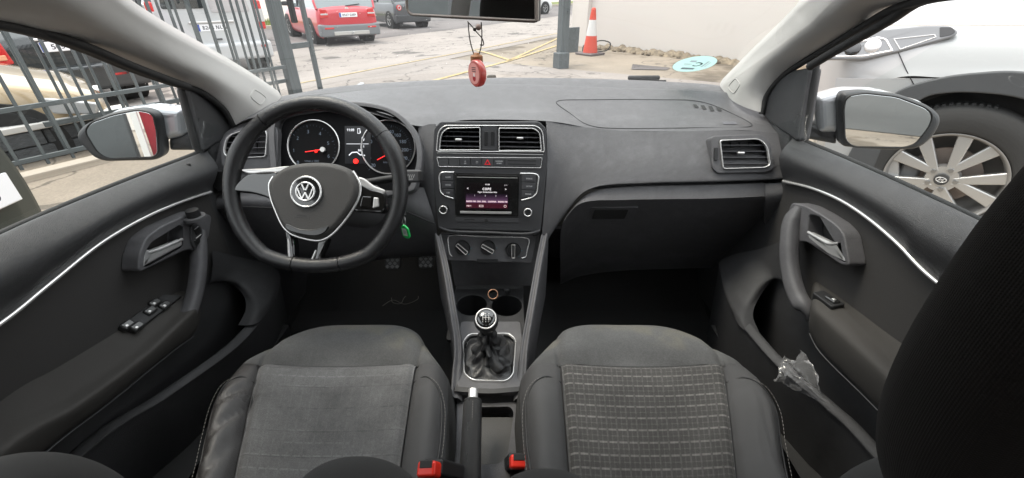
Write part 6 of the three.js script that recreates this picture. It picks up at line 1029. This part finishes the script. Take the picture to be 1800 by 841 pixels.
  makeCar({ name: 'dark_green_car', label: 'dark green car standing close beside the driver door', f: f6, L: 4.0, W: 1.7, H: 1.45, belt: 0.93, hood: 1.0, screen: 0.7, rear: 0.7, front: 0.7, boot: 0.2, roofTop: 0.6, paint: phy(rgb(0.012, 0.02, 0.017), 0.45, { clearcoat: 0.3, clearcoatRoughness: 0.2 }), plate: '7315 FJB', plateY: 0.56, plateX: 0.42, plateOut: 0.03, at: seatCar(f6, [0.85, 0, 2.0], V(-2.06, 0, -1.8), 0) });
  // white car seen beyond the mirror, mostly its wheel
  const f7 = nrm(0.75, -0.66), wpt = at(957, 14, 'y', 0.1);
  makeCar({ name: 'far_white_car', label: 'white car on the far side of the street showing an alloy wheel', f: f7, L: 4.2, W: 1.75, H: 1.5, belt: 0.95, hood: 1.0, screen: 0.8, rear: 0.8, front: 0.8, wr: 0.33, boot: 0.2, roofTop: 0.6, paint: carPaint(0.5, 0.5, 0.5), at: seatCar(nrm(-0.75, 0.66), [-0.8, 0.33, 1.3], wpt, -0.25), group: 'cars parked across the street' });
}
// white car standing close on the passenger side: front wing, headlight and wheel face the window
{
  const wc = at(1655, 316, 't', 2.3), ex = V(0.7, 0, 0.714).normalize(), up = V(0, 1, 0), base = new Plane(wc.clone(), ex, up), n = base.n;
  const pw = h => new Plane(wc.clone().addScaledVector(n, h), ex, up), wq = (u, v, h) => pw(h).hit(u, v);
  const white = carPaint(0.33, 0.33, 0.328, 0.3), car = thing('white_neighbour_car', 'white car with alloy wheel and black wheel arch parked beside the passenger door', 'car', V(wc.x, 0, wc.z));
  const U = [1436, 1462, 1500, 1580, 1660, 1740, 1830, 1960, 2150];
  const row = (v, h, bend = 1) => U.map((u, i) => wq(u, typeof v === 'function' ? v(u) : v, h - bend * (i === 0 ? 0.3 : i === 1 ? 0.12 : i === 2 ? 0.03 : 0)));
  const rows = [row(-40, -0.75), row(10, -0.42), row(36, -0.2), row(43, -0.155), row(50, -0.12), row(80, -0.05), row(122, -0.01)];
  part('bonnet_and_wing', loft([rows[0], rows[1], rows[2], rows[3]], 60, 8), white, car);
  part('upper_wing', loft([rows[3].map(p => p.clone().add(V(0, -0.006, 0))), rows[4], rows[5], rows[6], row(u => u < 1560 ? 168 : u < 1700 ? 136 : 129, 0.002)], 60, 8), white, car);
  const archOut = [[1478, 300], [1520, 225], [1571, 165], [1650, 137], [1738, 126], [1800, 126], [1870, 138], [1950, 185], [2010, 270]], archIn = [[1535, 300], [1572, 225], [1619, 176], [1668, 163], [1738, 164], [1800, 174], [1856, 198], [1910, 240], [1950, 300]];
  const cs = l => new THREE.SplineCurve(l.map(([u, v]) => base.xy(u, v))).getPoints(60);
  const side = new THREE.Shape([...[[1470, 138], [2200, 138], [2200, 330]].map(([u, v]) => base.xy(u, v)), ...cs(archOut).reverse(), base.xy(1440, 318)]);
  part('side_panel', put(slab(side, 0.02, 0), base.m(0, 0, -0.021)), white, car);
  const bandShape = new THREE.Shape([...cs(archOut), ...cs(archIn).reverse()]);
  part('arch_cladding', put(slab(bandShape, 0.035, 0.008, 3), base.m(0, 0, -0.014)), std(rgb(0.055, 0.057, 0.06), 0.6), car);
  part('arch_liner', put(new THREE.CircleGeometry(0.62, 48), base.m(0.05, 0.02, -0.19)), M.cavity, car);
  part('liner_wall', put(new THREE.CylinderGeometry(0.44, 0.44, 0.19, 48, 1, true).rotateX(Math.PI / 2), base.m(0.06, 0.03, -0.1)), M.cavity, car);
  part('bumper_corner', skin(loft([row(150, -0.005).slice(0, 4), row(230, -0.0).slice(0, 4), row(330, -0.04).slice(0, 4)], 20, 6), 0.02), white, car);
  part('wing_gap', tube([wq(1580, 93, -0.028), wq(1594, 124, -0.004), wq(1612, 158, 0.003)], 0.0022, 12, 6), M.black, car);
  // headlight
  const hp = new Plane(wq(1570, 76, -0.052), ex, V(0.26, 0.96, -0.26).normalize().add(V(0, 0, 0)));
  const hl = [[1440, 106], [1474, 80], [1518, 57], [1628, 46], [1668, 46], [1686, 57], [1676, 67], [1580, 93], [1518, 106]];
  const lens = part('headlight', put(slab(outline(poly(hp, hl), 0.02), 0.03, 0.01, 4), hp.m(0, 0, -0.012)), phy(rgb(0.15, 0.155, 0.16), 0.15, { clearcoat: 1 }), car);
  part('light_guide', put(slab(ringShape(poly(hp, [[1570, 70], [1644, 62], [1647, 68], [1582, 90]]), 0.006, 0.004), 0.004, 0.0015), hp.m(0, 0, 0.018)), lampWhite, lens);
  part('dark_insert', put(slab(outline(poly(hp, [[1652, 50], [1672, 50], [1681, 58], [1672, 64], [1652, 68]]), 0.008), 0.003, 0.001), hp.m(0, 0, 0.018)), trimM, lens);
  for (const u of [1500, 1535]) { const c = hp.xy(u, u === 1500 ? 88 : 82); part('projector', put(new THREE.SphereGeometry(0.038, 24, 16).scale(1, 1, 0.4), hp.m(c.x, c.y, 0.016)), u === 1500 ? M.gloss : M.satin, lens); }
  part('lamp_bezel', put(slab(ringShape(poly(hp, [[1452, 102], [1480, 82], [1545, 66], [1560, 70], [1572, 92], [1518, 102]]), 0.01, 0.01), 0.004, 0.001), hp.m(0, 0, 0.0175)), M.satin, lens);
  // wheel
  const wm = base.m(0, 0, 0), R = 0.385, tp = [[0.245, -0.17], [0.3, -0.185], [0.36, -0.17], [R - 0.004, -0.13], [R, -0.08], [R, -0.06], [R - 0.005, -0.02], [0.366, 0.008], [0.32, 0.02], [0.262, 0.012], [0.247, -0.002], [0.243, -0.02]].map(q => vec2(...q));
  const tyre = part('wheel', put(new THREE.LatheGeometry(new THREE.SplineCurve(tp).getPoints(60), 96).rotateX(Math.PI / 2), wm.clone()), std(rgb(0.032, 0.031, 0.03), 0.85, { bumpMap: mott([128, 128, 128], 0.4, 20, 0.2), bumpScale: 0.002 }), car);
  for (let k = 0; k < 90; k++) { const a = k / 90 * Math.PI * 2; if (Math.sin(a) > -0.2) part('tread_block', put(box(0.016, 0.012, 0.06, 0.002, 1).translate(0, R + 0.001, -0.055).rotateZ(a), wm.clone()), tyreM, tyre); }
  const rimM = std(rgb(0.5, 0.495, 0.485), 0.34, { metalness: 0.75 });
  part('rim_barrel', put(new THREE.LatheGeometry([[0.246, 0.004], [0.24, 0.006], [0.232, -0.004], [0.222, -0.05], [0.218, -0.16], [0.05, -0.165]].map(q => vec2(...q)), 72).rotateX(Math.PI / 2), wm.clone()), std(rgb(0.3, 0.29, 0.28), 0.45, { metalness: 0.5 }), tyre);
  part('brake_disc', put(new THREE.CylinderGeometry(0.15, 0.15, 0.02, 48).rotateX(Math.PI / 2), base.m(0, 0, -0.11)), std(rgb(0.32, 0.27, 0.24), 0.5, { metalness: 0.6 }), tyre);
  part('brake_calliper', put(box(0.09, 0.14, 0.06, 0.02, 2), base.m(-0.14, 0.0, -0.1)), std(rgb(0.2), 0.5), tyre);
  for (let k = 0; k < 5; k++) for (const s of [-1, 1]) {
    const a = 0.31 + k * Math.PI * 0.4, sh = new THREE.Shape([vec2(s * 0.01, 0.04), vec2(s * 0.054, 0.06), vec2(s * 0.112, 0.222), vec2(s * 0.05, 0.24)]);
    part('spoke', put(slab(sh, 0.034, 0.007, 3).translate(0, 0, -0.042).rotateZ(a), wm.clone()), rimM, tyre);
  }
  part('wheel_hub', put(new THREE.CylinderGeometry(0.068, 0.075, 0.04, 40).rotateX(Math.PI / 2), base.m(0, 0, -0.03)), rimM, tyre);
  for (let k = 0; k < 5; k++) { const a = 0.31 + Math.PI / 5 + k * Math.PI * 0.4; part('wheel_nut', put(new THREE.CylinderGeometry(0.0115, 0.0115, 0.02, 6).rotateX(Math.PI / 2), base.m(Math.sin(-a) * 0.056, Math.cos(a) * 0.056, -0.008)), std(rgb(0.35), 0.3, { metalness: 0.9 }), tyre); }
  const cap = part('centre_cap', put(new THREE.CylinderGeometry(0.03, 0.031, 0.014, 36).rotateX(Math.PI / 2), base.m(0, 0, -0.004)), std(rgb(0.05), 0.35), tyre);
  part('cap_emblem', [put(new THREE.TorusGeometry(0.018, 0.0026, 8, 36).scale(1.15, 0.72, 1), base.m(0, 0, 0.0045)), put(box(0.004, 0.022, 0.004, 0.001, 1).rotateZ(-0.35).translate(-0.008, 0, 0), base.m(0, 0, 0.0045)), put(box(0.004, 0.022, 0.004, 0.001, 1).rotateZ(-0.35).translate(0.008, 0, 0), base.m(0, 0, 0.0045)), put(box(0.018, 0.004, 0.004, 0.001, 1).rotateZ(0.25), base.m(0, 0, 0.0045))], M.satin, cap);
}
renderer.render(scene, camera);
